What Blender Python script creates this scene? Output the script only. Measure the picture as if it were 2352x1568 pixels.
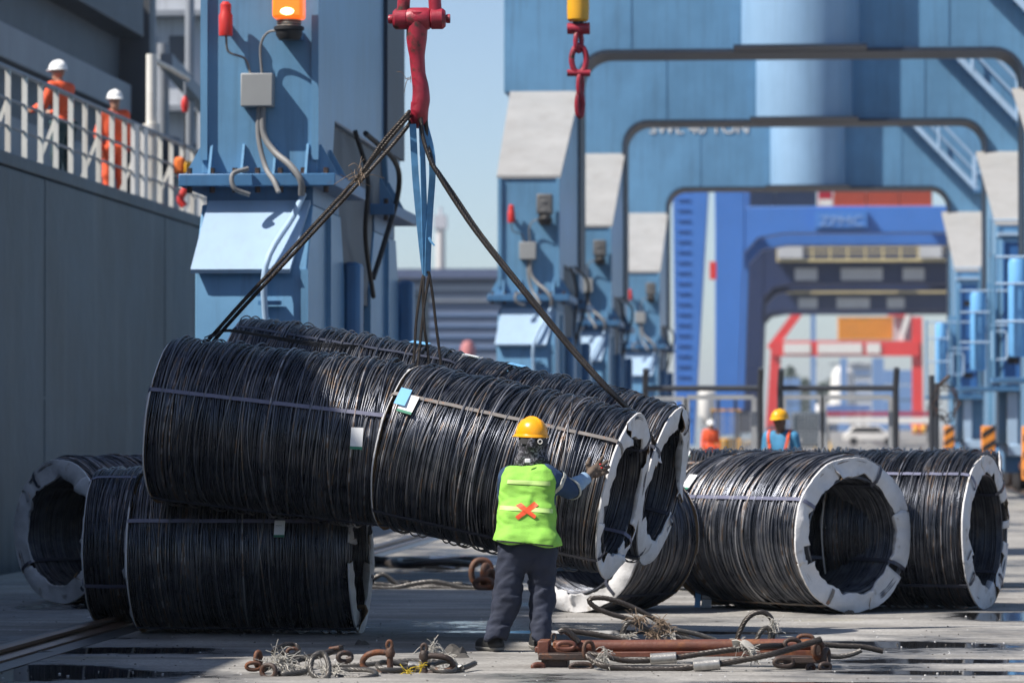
import bpy, bmesh, math, random
import numpy as np
from mathutils import Vector, Matrix
from mathutils.bvhtree import BVHTree

for o in list(bpy.data.objects):
    bpy.data.objects.remove(o)
SC = bpy.context.scene
COL = SC.collection
random.seed(7)

# ------------------------------------------------------------------ camera
FPX, CU, CV = 9000.0, 1176.0, 784.0        # focal length in pixels of a 2352 x 1568 view
VPU, VPV, HCAM = 1885.0, 975.0, 1.58       # vanishing point of the quay, eye height
_b = math.atan((VPV - CV) / FPX)
_a = math.atan((VPU - CU) / FPX * math.cos(_b))
CAM_F = Vector((-math.sin(_a) * math.cos(_b), math.cos(_a) * math.cos(_b), math.sin(_b)))
CAM_R = Vector((math.cos(_a), math.sin(_a), 0))
CAM_U = CAM_R.cross(CAM_F)
CAM_P = Vector((0, 0, HCAM))
cam_data = bpy.data.cameras.new("camera")
cam = bpy.data.objects.new("camera", cam_data)
COL.objects.link(cam)
_m = Matrix((CAM_R, CAM_U, -CAM_F)).transposed().to_4x4()
_m.translation = CAM_P
cam.matrix_world = _m
cam_data.sensor_fit = 'HORIZONTAL'
cam_data.sensor_width = 36.0
cam_data.lens = FPX / 2352.0 * 36.0
cam_data.clip_start = 0.5
cam_data.clip_end = 6000
cam_data.dof.use_dof = True
cam_data.dof.focus_distance = 27.6
cam_data.dof.aperture_fstop = 2.9
SC.camera = cam

# ------------------------------------------------------------------ light
LDIR = Vector((0.58, 0.29, -0.76)).normalized()      # the way the sunlight travels
SUN_EL = math.asin(-LDIR.z)
SUN_AZ = math.atan2(-LDIR.x, -LDIR.y)                # clockwise from +Y
world = bpy.data.worlds.new("World")
SC.world = world
world.use_nodes = True
wn = world.node_tree
sky = wn.nodes.new('ShaderNodeTexSky')
sky.sky_type = 'NISHITA'
sky.sun_disc = False
sky.sun_elevation = SUN_EL
sky.sun_rotation = SUN_AZ
sky.air_density = 0.7
sky.dust_density = 0.8
sky.ozone_density = 1.6
bg = wn.nodes['Background']
bg.inputs['Strength'].default_value = 0.10
wn.links.new(sky.outputs[0], bg.inputs[0])
sun_data = bpy.data.lights.new("sun", 'SUN')
sun_data.energy = 5.0
sun_data.angle = math.radians(0.53)
sun_data.color = (1.0, 0.945, 0.87)
sun = bpy.data.objects.new("sun", sun_data)
COL.objects.link(sun)
sun.rotation_euler = LDIR.to_track_quat('-Z', 'Y').to_euler()
sun.location = (-60, -40, 80)
SC.view_settings.view_transform = 'Standard'
SC.view_settings.look = 'None'
SC.view_settings.gamma = 1.0
SC.view_settings.use_curve_mapping = False
SC.view_settings.exposure = 0.56
SC.cycles.use_denoising = True
SC.cycles.max_bounces = 5
SC.cycles.diffuse_bounces = 3
SC.cycles.glossy_bounces = 3
SC.cycles.volume_bounces = 0
SC.cycles.caustics_reflective = False
SC.cycles.caustics_refractive = False
SC.cycles.sample_clamp_indirect = 4.0


# ------------------------------------------------------------------ pixel helpers
def ray(u, v):
    return CAM_R * ((u - CU) / FPX) + CAM_U * ((CV - v) / FPX) + CAM_F


def at(u, v, Y):
    """the point that shows at (u, v) and stands Y metres down the quay"""
    d = ray(u, v)
    return CAM_P + d * (Y / d.y)


def gz(u, v, z=0.0):
    """the point that shows at (u, v) and lies at height z"""
    d = ray(u, v)
    return CAM_P + d * ((z - HCAM) / d.z)


# ------------------------------------------------------------------ mesh builder
def catmull(pts, n=8, closed=False):
    P = [Vector(p) for p in pts]
    if len(P) < 3 and not closed:
        return [P[0].lerp(P[-1], i / n) for i in range(n + 1)]
    out = []
    m = len(P)
    rng = range(m if closed else m - 1)
    for i in rng:
        if closed:
            p0, p1, p2, p3 = P[(i - 1) % m], P[i], P[(i + 1) % m], P[(i + 2) % m]
        else:
            p1, p2 = P[i], P[i + 1]
            p0 = P[i - 1] if i > 0 else p1 * 2 - p2
            p3 = P[i + 2] if i + 2 < m else p2 * 2 - p1
        for j in range(n):
            t = j / n
            out.append(0.5 * ((2 * p1) + (p2 - p0) * t + (2 * p0 - 5 * p1 + 4 * p2 - p3) * t * t + (3 * p1 - p0 - 3 * p2 + p3) * t ** 3))
    if not closed:
        out.append(P[-1])
    return out


def resample(pts, step):
    P = [Vector(p) for p in pts]
    d = [0.0]
    for a, b in zip(P, P[1:]):
        d.append(d[-1] + (b - a).length)
    n = max(2, int(d[-1] / step))
    out, j = [], 0
    for i in range(n + 1):
        s = d[-1] * i / n
        while j < len(d) - 2 and d[j + 1] < s:
            j += 1
        seg = d[j + 1] - d[j]
        out.append(P[j].lerp(P[j + 1], 0 if seg < 1e-9 else (s - d[j]) / seg))
    return out


def frames(P, closed=False):
    n = len(P)
    T = []
    for i in range(n):
        if closed:
            t = P[(i + 1) % n] - P[(i - 1) % n]
        else:
            t = P[min(i + 1, n - 1)] - P[max(i - 1, 0)]
        T.append(t.normalized() if t.length > 1e-9 else Vector((0, 0, 1)))
    ref = Vector((0, 0, 1)) if abs(T[0].z) < 0.9 else Vector((1, 0, 0))
    N = [(ref - T[0] * ref.dot(T[0])).normalized()]
    for i in range(1, n):
        v = N[-1] - T[i] * N[-1].dot(T[i])
        N.append(v.normalized() if v.length > 1e-6 else N[-1])
    return T, N


class MB:
    def __init__(self):
        self.v, self.f, self.m = [], [], []

    def add(self, vs, fs, m=0):
        b = len(self.v)
        self.v.extend([tuple(p) for p in vs])
        self.f.extend([tuple(b + i for i in f) for f in fs])
        self.m.extend([m] * len(fs))
        return self

    def box(self, lo, hi, m=0):
        x0, y0, z0 = lo
        x1, y1, z1 = hi
        vs = [(x0, y0, z0), (x1, y0, z0), (x1, y1, z0), (x0, y1, z0), (x0, y0, z1), (x1, y0, z1), (x1, y1, z1), (x0, y1, z1)]
        return self.add(vs, [(0, 3, 2, 1), (4, 5, 6, 7), (0, 1, 5, 4), (1, 2, 6, 5), (2, 3, 7, 6), (3, 0, 4, 7)], m)

    def bar(self, p0, p1, w, h=None, up=(0, 0, 1), m=0):
        h = h or w
        p0, p1, up = Vector(p0), Vector(p1), Vector(up)
        t = (p1 - p0).normalized()
        s = t.cross(up)
        if s.length < 1e-4:
            s = t.cross(Vector((0, 1, 0)))
        s.normalize()
        n = s.cross(t).normalized()
        vs = []
        for p in (p0, p1):
            for a, b in ((-1, -1), (1, -1), (1, 1), (-1, 1)):
                vs.append(p + s * (a * w / 2) + n * (b * h / 2))
        return self.add(vs, [(0, 1, 2, 3), (7, 6, 5, 4), (0, 4, 5, 1), (1, 5, 6, 2), (2, 6, 7, 3), (3, 7, 4, 0)], m)

    def tube(self, pts, r, n=8, closed=False, m=0):
        P = [Vector(p) for p in pts]
        k = len(P)
        R = r if isinstance(r, (list, tuple)) else [r] * k
        T, N = frames(P, closed)
        vs, fs = [], []
        for i in range(k):
            B = T[i].cross(N[i])
            for j in range(n):
                a = 2 * math.pi * j / n
                vs.append(P[i] + (N[i] * math.cos(a) + B * math.sin(a)) * R[i])
        for i in range(k if closed else k - 1):
            i2 = (i + 1) % k
            for j in range(n):
                j2 = (j + 1) % n
                fs.append((i * n + j, i * n + j2, i2 * n + j2, i2 * n + j))
        if not closed:
            fs.append(tuple(range(n - 1, -1, -1)))
            fs.append(tuple((k - 1) * n + j for j in range(n)))
        return self.add(vs, fs, m)

    def cyl(self, p0, p1, r0, r1=None, n=16, m=0):
        return self.tube([p0, p1], [r0, r0 if r1 is None else r1], n, False, m)

    def sweep(self, pts, sec, up, closed=False, m=0):
        """sweep a 2-D section (side, normal) along pts; up(i, p, t) gives the normal direction"""
        P = [Vector(p) for p in pts]
        k, n = len(P), len(sec)
        vs, fs = [], []
        for i in range(k):
            t = (P[(i + 1) % k] - P[i - 1]) if closed else (P[min(i + 1, k - 1)] - P[max(i - 1, 0)])
            t.normalize()
            u = Vector(up(i, P[i], t)) if callable(up) else Vector(up)
            s = t.cross(u)
            s.normalize()
            u = s.cross(t)
            for a, b in sec:
                vs.append(P[i] + s * a + u * b)
        for i in range(k if closed else k - 1):
            i2 = (i + 1) % k
            for j in range(n):
                j2 = (j + 1) % n
                fs.append((i * n + j, i * n + j2, i2 * n + j2, i2 * n + j))
        if not closed:
            fs.append(tuple(range(n - 1, -1, -1)))
            fs.append(tuple((k - 1) * n + j for j in range(n)))
        return self.add(vs, fs, m)

    def prism(self, poly, axis, a, b, m=0):
        """polygon of 2-D points pushed along an axis ('x': points are (y, z), 'y': (x, z), 'z': (x, y))"""
        def mk(p, c):
            return {'x': (c, p[0], p[1]), 'y': (p[0], c, p[1]), 'z': (p[0], p[1], c)}[axis]
        n = len(poly)
        vs = [mk(p, a) for p in poly] + [mk(p, b) for p in poly]
        fs = [tuple(range(n - 1, -1, -1)), tuple(range(n, 2 * n))]
        for i in range(n):
            j = (i + 1) % n
            fs.append((i, j, n + j, n + i))
        return self.add(vs, fs, m)

    def revolve(self, prof, c=(0, 0, 0), ax='z', n=24, m=0):
        """profile of (radius, height) turned round an axis through c"""
        c = Vector(c)
        k = len(prof)
        vs, fs = [], []
        for r, h in prof:
            for j in range(n):
                a = 2 * math.pi * j / n
                x, y = r * math.cos(a), r * math.sin(a)
                vs.append(c + Vector({'z': (x, y, h), 'y': (x, h, y), 'x': (h, x, y)}[ax]))
        for i in range(k - 1):
            for j in range(n):
                j2 = (j + 1) % n
                fs.append((i * n + j, i * n + j2, (i + 1) * n + j2, (i + 1) * n + j))
        return self.add(vs, fs, m)

    def build(self, name, mats, parent=None, sharp=35, bevel=0, local=False):
        me = bpy.data.meshes.new(name)
        vs = self.v
        if parent is not None and not local:
            l = parent.get('_origin')
            if l:
                vs = [(x - l[0], y - l[1], z - l[2]) for x, y, z in vs]
        me.from_pydata(vs, [], self.f)
        if not isinstance(mats, (list, tuple)):
            mats = [mats]
        for mm in mats:
            me.materials.append(mm)
        if len(mats) > 1:
            me.polygons.foreach_set('material_index', self.m)
        bm = bmesh.new()
        bm.from_mesh(me)
        bmesh.ops.recalc_face_normals(bm, faces=bm.faces)
        bm.to_mesh(me)
        bm.free()
        if sharp:
            me.polygons.foreach_set('use_smooth', [True] * len(me.polygons))
            me.set_sharp_from_angle(angle=math.radians(sharp))
        o = bpy.data.objects.new(name, me)
        COL.objects.link(o)
        if parent is not None:
            o.parent = parent
        if bevel:
            b = o.modifiers.new('bevel', 'BEVEL')
            b.width = bevel
            b.segments = 2
            b.limit_method = 'ANGLE'
            b.angle_limit = math.radians(40)
        return o


def tag(o, label=None, cat=None, group=None, kind=None):
    if label:
        o['label'] = label
    if cat:
        o['category'] = cat
    if group:
        o['group'] = group
    if kind:
        o['kind'] = kind
    return o


def thing(name, label, cat, loc=(0, 0, 0), group=None):
    """an Empty at the thing's base; world-space parts are shifted to it"""
    o = bpy.data.objects.new(name, None)
    o.empty_display_size = 0.2
    COL.objects.link(o)
    o.location = loc
    o['_origin'] = tuple(loc)
    return tag(o, label, cat, group)


def copy_tree(o, parent=None):
    c = o.copy()
    COL.objects.link(c)
    c.parent = parent
    for ch in list(o.children):
        copy_tree(ch, c)
    return c


# ------------------------------------------------------------------ materials
def M(name, col, rough=0.5, metal=0.0, var=0.12, vscale=2.5, bump=0.0, bscale=40.0, streak=0.0, scol=(0.05, 0.045, 0.04),
      rust=0.0, rcol=(0.16, 0.055, 0.02), rscale=4.0, spec=0.5, emit=None, estr=0.0, alpha=None, detail=5.0, sscale=(7, 7, 0.35)):
    m = bpy.data.materials.new(name)
    m.use_nodes = True
    nt = m.node_tree
    N, Lk = nt.nodes, nt.links
    b = N['Principled BSDF']
    tc = N.new('ShaderNodeTexCoord')
    b.inputs['Roughness'].default_value = rough
    b.inputs['Metallic'].default_value = metal
    b.inputs['Specular IOR Level'].default_value = spec

    def noise(scale, vec=None, det=detail):
        n = N.new('ShaderNodeTexNoise')
        n.inputs['Scale'].default_value = scale
        n.inputs['Detail'].default_value = det
        n.inputs['Roughness'].default_value = 0.62
        Lk.new(vec or tc.outputs['Object'], n.inputs['Vector'])
        return n.outputs[0]

    def ramp(src, a, c):
        r = N.new('ShaderNodeMapRange')
        r.inputs['From Min'].default_value = a
        r.inputs['From Max'].default_value = c
        Lk.new(src, r.inputs['Value'])
        return r.outputs[0]

    def mix(fac, A, B):
        x = N.new('ShaderNodeMix')
        x.data_type = 'RGBA'
        if isinstance(fac, float):
            x.inputs[0].default_value = fac
        else:
            Lk.new(fac, x.inputs[0])
        for s, k in ((A, 6), (B, 7)):
            if isinstance(s, tuple):
                x.inputs[k].default_value = (*s, 1)
            else:
                Lk.new(s, x.inputs[k])
        return x.outputs[2]

    def mul(A, k):
        x = N.new('ShaderNodeMath')
        x.operation = 'MULTIPLY'
        Lk.new(A, x.inputs[0])
        if isinstance(k, float):
            x.inputs[1].default_value = k
        else:
            Lk.new(k, x.inputs[1])
        return x.outputs[0]

    lo = tuple(max(0, c * (1 - var)) for c in col)
    hi = tuple(min(1, c * (1 + var)) for c in col)
    c = mix(ramp(noise(vscale), 0.3, 0.7), lo, hi)
    if streak:
        mp = N.new('ShaderNodeMapping')
        mp.inputs['Scale'].default_value = sscale
        Lk.new(tc.outputs['Object'], mp.inputs['Vector'])
        s = ramp(noise(1.6, mp.outputs[0], 6.0), 0.5, 0.78)
        c = mix(mul(s, float(streak)), c, scol)
    rg = None
    if rust:
        s = ramp(noise(rscale, None, 8.0), 0.72 - 0.42 * rust, 0.82 - 0.36 * rust)
        c = mix(s, c, mix(ramp(noise(rscale * 5), 0.3, 0.7), tuple(x * 0.45 for x in rcol), rcol))
        rg = s
    Lk.new(c, b.inputs['Base Color'])
    if var > 0 or rg:
        r = N.new('ShaderNodeMapRange')
        r.inputs['To Min'].default_value = max(0.02, rough - 0.09)
        r.inputs['To Max'].default_value = min(1, rough + 0.12)
        Lk.new(rg if rg else noise(vscale * 4), r.inputs['Value'])
        Lk.new(r.outputs[0], b.inputs['Roughness'])
    if bump:
        bp = N.new('ShaderNodeBump')
        bp.inputs['Strength'].default_value = 1.0
        bp.inputs['Distance'].default_value = bump
        Lk.new(noise(bscale), bp.inputs['Height'])
        Lk.new(bp.outputs[0], b.inputs['Normal'])
    if emit:
        b.inputs['Emission Color'].default_value = (*emit, 1)
        b.inputs['Emission Strength'].default_value = estr
    if alpha is not None:
        b.inputs['Alpha'].default_value = alpha
    return m


BLUE = M('crane_blue_paint', (0.125, 0.275, 0.44), 0.38, 0, 0.16, 0.6, streak=0.5, scol=(0.07, 0.12, 0.17), rust=0.10, rcol=(0.20, 0.13, 0.09), rscale=1.3, bump=0.006, bscale=2.0)
BLUE_D = M('dull_blue_paint', (0.06, 0.17, 0.33), 0.5, 0, 0.2, 1.2, streak=0.3, rust=0.18, rscale=2.5)
BLUE_P = M('pale_blue_paint', (0.36, 0.50, 0.66), 0.45, 0, 0.08, 1.0, streak=0.25, scol=(0.3, 0.3, 0.3), rust=0.06)
COVER = M('pale_cover_plate', (0.34, 0.335, 0.325), 0.6, 0, 0.10, 0.8, streak=0.5, scol=(0.24, 0.22, 0.20), rust=0.10, rcol=(0.26, 0.20, 0.16), rscale=1.0, sscale=(2, 1, 0.8))
BLUE_C = M('sunlit_pale_blue_paint', (0.25, 0.40, 0.57), 0.32, 0, 0.10, 0.5, streak=0.3, scol=(0.12, 0.2, 0.28))  # crane blue made paler to put the column's sunlight into the colour
EDGE = M('weathered_edge_and_hollow_shade', (0.020, 0.032, 0.055), 0.6, 0, 0.3, 1.0, rust=0.06, rcol=(0.06, 0.04, 0.03))  # rim and base colour; also paints the shade in the leg hollow
GREY_BOX = M('grey_enclosure', (0.30, 0.31, 0.31), 0.5, 0, 0.06, 3)
CABLE_G = M('grey_conduit', (0.20, 0.20, 0.20), 0.55, 0, 0.1, 4)
BLACK = M('black_rubber', (0.015, 0.015, 0.017), 0.6, 0, 0.2, 5)
RED = M('red_paint', (0.55, 0.03, 0.025), 0.4, 0, 0.1, 4)
HOOKRED = M('worn_red_paint', (0.30, 0.016, 0.035), 0.5, 0, 0.3, 6, rust=0.44, rcol=(0.06, 0.03, 0.02), rscale=9, bump=0.003, bscale=60)
YELLOW = M('yellow_paint', (0.72, 0.36, 0.02), 0.45, 0, 0.12, 4, rust=0.1, rscale=6)
AMBER = M('lit_amber_lens', (0.85, 0.20, 0.02), 0.2, 0, 0, emit=(1.0, 0.16, 0.015), estr=0.75)
AMBER_HOT = M('lit_bulb', (1, 0.8, 0.4), 0.3, 0, 0, emit=(1.0, 0.70, 0.30), estr=3.0)
WHITEP = M('white_paint', (0.72, 0.70, 0.66), 0.5, 0, 0.06, 2, streak=0.3, scol=(0.4, 0.3, 0.2))
RUSTY = M('rusted_steel', (0.10, 0.05, 0.032), 0.7, 0.1, 0.3, 8, rust=0.55, rcol=(0.26, 0.085, 0.03), rscale=10, bump=0.004, bscale=70)
RUSTY_D = M('dark_rusted_steel', (0.055, 0.038, 0.032), 0.62, 0.2, 0.3, 10, rust=0.40, rcol=(0.19, 0.07, 0.03), rscale=12, bump=0.004, bscale=80)
BEAMRUST = M('rusty_red_paint', (0.13, 0.045, 0.028), 0.6, 0, 0.28, 6, rust=0.45, rcol=(0.25, 0.09, 0.035), rscale=9, bump=0.003, bscale=60)
ROPE = M('greased_wire_rope', (0.045, 0.038, 0.034), 0.5, 0.4, 0.3, 14, rust=0.25, rcol=(0.12, 0.06, 0.035), rscale=8)
ROPE_G = M('worn_wire_rope', (0.085, 0.08, 0.075), 0.48, 0.45, 0.3, 14, rust=0.2, rcol=(0.12, 0.065, 0.04), rscale=8)
STEEL = M('bare_metal_sleeve', (0.36, 0.35, 0.33), 0.45, 0.6, 0.25, 20, rust=0.15, rscale=20, bump=0.002, bscale=90)
CARD_W = M('white_coated_card', (0.60, 0.60, 0.61), 0.65, 0, 0.10, 7, streak=0.0, rust=0.30, rcol=(0.46, 0.42, 0.37), rscale=6, bump=0.012, bscale=9)
CARD_B = M('brown_card', (0.27, 0.18, 0.10), 0.8, 0, 0.12, 8)
BAND = M('violet_grey_band', (0.13, 0.135, 0.20), 0.5, 0.0, 0.15, 12, rust=0.05, rcol=(0.35, 0.14, 0.06), rscale=14)
BAND_R = M('rust_flecked_band', (0.17, 0.155, 0.145), 0.55, 0.0, 0.15, 12, rust=0.42, rcol=(0.42, 0.17, 0.07), rscale=22)
BAND_D = M('dark_band', (0.055, 0.06, 0.085), 0.4, 0.2, 0.15, 12)
TAGW = M('white_tag', (0.8, 0.81, 0.82), 0.5, 0, 0.02, 4)
TAGB = M('blue_tag', (0.18, 0.46, 0.78), 0.45, 0, 0.03, 4)
TAGG = M('green_tag_strip', (0.03, 0.20, 0.12), 0.5, 0, 0.05, 4)
INK = M('printing_ink', (0.05, 0.05, 0.06), 0.6, 0, 0)
WEB = M('blue_webbing', (0.09, 0.26, 0.46), 0.75, 0, 0.25, 9, bump=0.002, bscale=160)
FIBRE = M('frayed_fibre', (0.42, 0.40, 0.36), 0.9, 0, 0.2, 12)
FIBRE_B = M('frayed_brown_fibre', (0.23, 0.17, 0.12), 0.9, 0, 0.3, 12)
# ------------------------------------------------------------------ ground and water
QUAY_X = -8.6


def ground_material():
    m = bpy.data.materials.new('quay_concrete')
    m.use_nodes = True
    nt = m.node_tree
    N, Lk = nt.nodes, nt.links
    b = N['Principled BSDF']
    tc = N.new('ShaderNodeTexCoord')

    def noise(scale, det=6.0, sx=1.0, sy=1.0, off=0.0, rough=0.6):
        mp = N.new('ShaderNodeMapping')
        mp.inputs['Scale'].default_value = (sx, sy, 1)
        mp.inputs['Location'].default_value = (off, off * 0.7, 0)
        Lk.new(tc.outputs['Object'], mp.inputs['Vector'])
        n = N.new('ShaderNodeTexNoise')
        n.inputs['Scale'].default_value = scale
        n.inputs['Detail'].default_value = det
        n.inputs['Roughness'].default_value = rough
        Lk.new(mp.outputs[0], n.inputs['Vector'])
        return n.outputs[0]

    def rng(src, a, c, lo=0.0, hi=1.0):
        r = N.new('ShaderNodeMapRange')
        r.interpolation_type = 'SMOOTHSTEP'
        for k, val in (('From Min', a), ('From Max', c), ('To Min', lo), ('To Max', hi)):
            r.inputs[k].default_value = val
        Lk.new(src, r.inputs['Value'])
        return r.outputs[0]

    def math_(op, A, B):
        x = N.new('ShaderNodeMath')
        x.operation = op
        for i, s in ((0, A), (1, B)):
            if isinstance(s, (int, float)):
                x.inputs[i].default_value = s
            else:
                Lk.new(s, x.inputs[i])
        return x.outputs[0]

    def mix(f, A, B):
        x = N.new('ShaderNodeMix')
        x.data_type = 'RGBA'
        Lk.new(f, x.inputs[0])
        for s, k in ((A, 6), (B, 7)):
            if isinstance(s, tuple):
                x.inputs[k].default_value = (*s, 1)
            else:
                Lk.new(s, x.inputs[k])
        return x.outputs[2]

    def blob(cx, cy, rx, ry):
        """1 at the middle of a hollow in the concrete, falling to 0 at its rim"""
        mp = N.new('ShaderNodeMapping')
        mp.inputs['Location'].default_value = (-cx / rx, -cy / ry, 0)
        mp.inputs['Scale'].default_value = (1 / rx, 1 / ry, 0)
        Lk.new(tc.outputs['Object'], mp.inputs['Vector'])
        ln = N.new('ShaderNodeVectorMath')
        ln.operation = 'LENGTH'
        Lk.new(mp.outputs[0], ln.inputs[0])
        return rng(ln.outputs['Value'], 0.0, 1.35, 1.0, 0.0)

    low = noise(0.55, 5, 1.0, 0.8, 13.0, 0.55)
    fine = noise(7.0, 8, 0.8, 1.2, 3.0, 0.72)
    hollow = None
    for (u, v, rx, ry) in HOLLOWS:
        g = gz(u, v)
        bl = blob(g.x, g.y, rx, ry)
        hollow = bl if hollow is None else math_('MAXIMUM', hollow, bl)
    wet = math_('ADD', math_('MULTIPLY', low, 0.72), math_('MULTIPLY', fine, 0.28))
    wet = math_('ADD', wet, math_('MULTIPLY', hollow, 0.26))
    pud = rng(wet, 0.572, 0.632)
    damp = rng(wet, 0.47, 0.60)
    base = mix(rng(noise(1.3, 7, 0.5, 1.6, 5.0), 0.32, 0.68), (0.22, 0.208, 0.192), (0.44, 0.425, 0.40))
    base = mix(rng(noise(26.0, 6, 1, 1, 1.0, 0.75), 0.36, 0.64, 0.0, 0.62), base, (0.135, 0.128, 0.12))
    base = mix(rng(noise(70.0, 3, 1, 1, 2.0, 0.75), 0.66, 0.72, 0.0, 0.7), base, (0.55, 0.52, 0.46))
    base = mix(rng(noise(9.0, 4, 0.25, 1.4, 8.0), 0.6, 0.72, 0.0, 0.55), base, (0.06, 0.057, 0.055))
    yel = math_('MULTIPLY', rng(noise(0.35, 2, 1, 1, 21.0), 0.62, 0.70), rng(noise(55, 2, 1, 1, 4.0), 0.56, 0.60))
    base = mix(math_('MULTIPLY', yel, 0.6), base, (0.35, 0.30, 0.06))
    base = mix(math_('MULTIPLY', damp, 0.72), base, (0.085, 0.085, 0.088))
    base = mix(pud, base, (0.022, 0.023, 0.026))
    Lk.new(base, b.inputs['Base Color'])
    r1 = math_('SUBTRACT', 0.88, math_('MULTIPLY', damp, 0.42))
    x = N.new('ShaderNodeMix')
    Lk.new(pud, x.inputs[0])
    Lk.new(r1, x.inputs[2])
    x.inputs[3].default_value = 0.035
    Lk.new(x.outputs[0], b.inputs['Roughness'])
    b.inputs['Specular IOR Level'].default_value = 0.4
    h = math_('ADD', math_('MULTIPLY', noise(38.0, 5, 1, 1, 6.0, 0.7), 0.5), math_('MULTIPLY', noise(6.0, 3, 1, 1, 9.0), 1.2))
    h = math_('MULTIPLY', h, math_('SUBTRACT', 1.0, math_('MULTIPLY', pud, 0.985)))
    bp = N.new('ShaderNodeBump')
    bp.inputs['Strength'].default_value = 0.85
    bp.inputs['Distance'].default_value = 0.012
    Lk.new(h, bp.inputs['Height'])
    Lk.new(bp.outputs[0], b.inputs['Normal'])
    return m


HOLLOWS = [(90, 1545, 1.1, 0.9), (250, 1492, 0.9, 0.6), (2230, 1518, 0.9, 0.30), (2250, 1545, 1.1, 0.24), (2330, 1415, 0.9, 1.0),
           (1000, 1290, 2.2, 2.6), (960, 1340, 1.5, 1.2), (330, 1392, 1.6, 1.0), (1900, 1478, 1.9, 0.45), (1500, 1452, 1.6, 0.30), (1900, 1567, 1.1, 0.10)]
GROUND = ground_material()
g = MB()
g.add([(QUAY_X, -40, 0), (900, -40, 0), (900, 4500, 0), (QUAY_X, 4500, 0), (QUAY_X, -40, -4), (QUAY_X, 4500, -4)], [(0, 1, 2, 3), (0, 3, 5, 4)])
tag(g.build('quay_ground', GROUND, sharp=0), kind='structure')
WATER = M('harbour_water', (0.02, 0.035, 0.04), 0.08, 0, 0.1, 0.2, bump=0.05, bscale=1.5)
g = MB()
g.add([(-900, -40, -2.6), (QUAY_X - 0.004, -40, -2.6), (QUAY_X - 0.004, 4500, -2.6), (-900, 4500, -2.6)], [(0, 1, 2, 3)])
tag(g.build('harbour_water', WATER, sharp=0), kind='structure')

RAILSTEEL = M('worn_rail_steel', (0.20, 0.13, 0.09), 0.42, 0.5, 0.25, 3, rust=0.3, rcol=(0.28, 0.12, 0.05), rscale=1.5)
CHANNEL = M('wet_rail_channel', (0.05, 0.055, 0.06), 0.3, 0, 0.3, 1.5)
for rx in (-5.55, 4.75):
    t = thing('crane_rail', 'rusty crane rail running along the quay ' + ('under the legs beside the ship' if rx < 0 else 'under the landward crane legs'), 'rail', (rx, 0, 0))
    b = MB()
    b.prism([(-0.14, 0.006), (0.14, 0.006), (0.14, 0.02), (0.02, 0.035), (0.02, 0.045), (0.045, 0.05), (0.045, 0.068), (-0.045, 0.068), (-0.045, 0.05), (-0.02, 0.045), (-0.02, 0.035), (-0.14, 0.02)], 'y', 12, 700)
    b.build('rail_head', RAILSTEEL, t, local=True)
    b = MB()
    b.box((-0.32, 12, 0.001), (0.32, 700, 0.005))
    b.build('rail_channel', CHANNEL, t, local=True, sharp=0)

# ------------------------------------------------------------------ ship alongside
HULLX = -10.0
HULLM = M('weathered_hull_paint', (0.020, 0.048, 0.072), 0.6, 0, 0.45, 0.35, streak=0.7, scol=(0.085, 0.12, 0.14), rust=0.08, rcol=(0.05, 0.05, 0.05), rscale=0.5, bump=0.05, bscale=0.35, sscale=(0.9, 0.9, 0.13))
DECKGREY = M('ship_grey_paint', (0.25, 0.27, 0.30), 0.55, 0, 0.1, 0.8, streak=0.3)
DECKDARK = M('ship_dark_grey_paint', (0.075, 0.085, 0.10), 0.55, 0, 0.15, 0.8, streak=0.3)
DECKPALE = M('ship_pale_paint', (0.50, 0.52, 0.55), 0.5, 0, 0.08, 0.9, streak=0.4)
RAILC = M('ship_rail_cream_paint', (0.66, 0.64, 0.58), 0.5, 0, 0.1, 2, streak=0.5, scol=(0.3, 0.18, 0.1))
ship = thing('cargo_ship', 'grey cargo ship with weathered blue grey hull moored along the quay', 'ship', (HULLX, 40, -2.6))
b = MB()
b.box((HULLX - 18, -10, -4.0), (HULLX, 100, 4.76))
b.box((HULLX - 0.11, -10, 4.765), (HULLX + 0.03, 100, 4.94))
b.build('hull', HULLM, ship, bevel=0.02)
for k in range(2):
    MB().box((HULLX, 50 + 9.3 * k, -2.5), (HULLX + 0.008, 50.04 + 9.3 * k, 4.76)).build('plate_seam', HULLM, ship)
for z in (1.9,):
    MB().box((HULLX, 40, z), (HULLX + 0.008, 90, z + 0.05)).build('plate_seam', HULLM, ship)
# railing seen against the deck
for k in range(34):
    y = 44.8 + k * 1.02
    b = MB()
    b.box((HULLX - 0.075, y, 4.945), (HULLX - 0.005, y + 0.035, 5.98))
    if k % 3 == 0:
        b.add([(HULLX - 0.02, y + 0.01, 5.6), (HULLX - 0.075, y + 0.01, 5.6), (HULLX - 0.40, y + 0.01, 4.77), (HULLX - 0.35, y + 0.01, 4.77),
           (HULLX - 0.02, y + 0.03, 5.6), (HULLX - 0.075, y + 0.03, 5.6), (HULLX - 0.40, y + 0.03, 4.77), (HULLX - 0.35, y + 0.03, 4.77)],
          [(0, 1, 2, 3), (7, 6, 5, 4), (0, 4, 5, 1), (1, 5, 6, 2), (2, 6, 7, 3), (3, 7, 4, 0)])
    b.build('stanchion', RAILC, ship)
for z, w in ((6.0, 0.05), (5.62, 0.028), (5.28, 0.028)):
    b = MB()
    b.tube([(HULLX - 0.05, 44, z), (HULLX - 0.05, 80, z)], w * 0.75, 8)
    b.build('handrail', DECKGREY, ship)
for (y, z0, z1) in ((56.6, 4.94, 5.98), (57.4, 4.94, 5.98)):
    b = MB()
    b.box((HULLX - 0.05, y, z0), (HULLX + 0.012, y + 0.34, z1))
    b.build('gangway_gate', WHITEP, ship)
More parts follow.
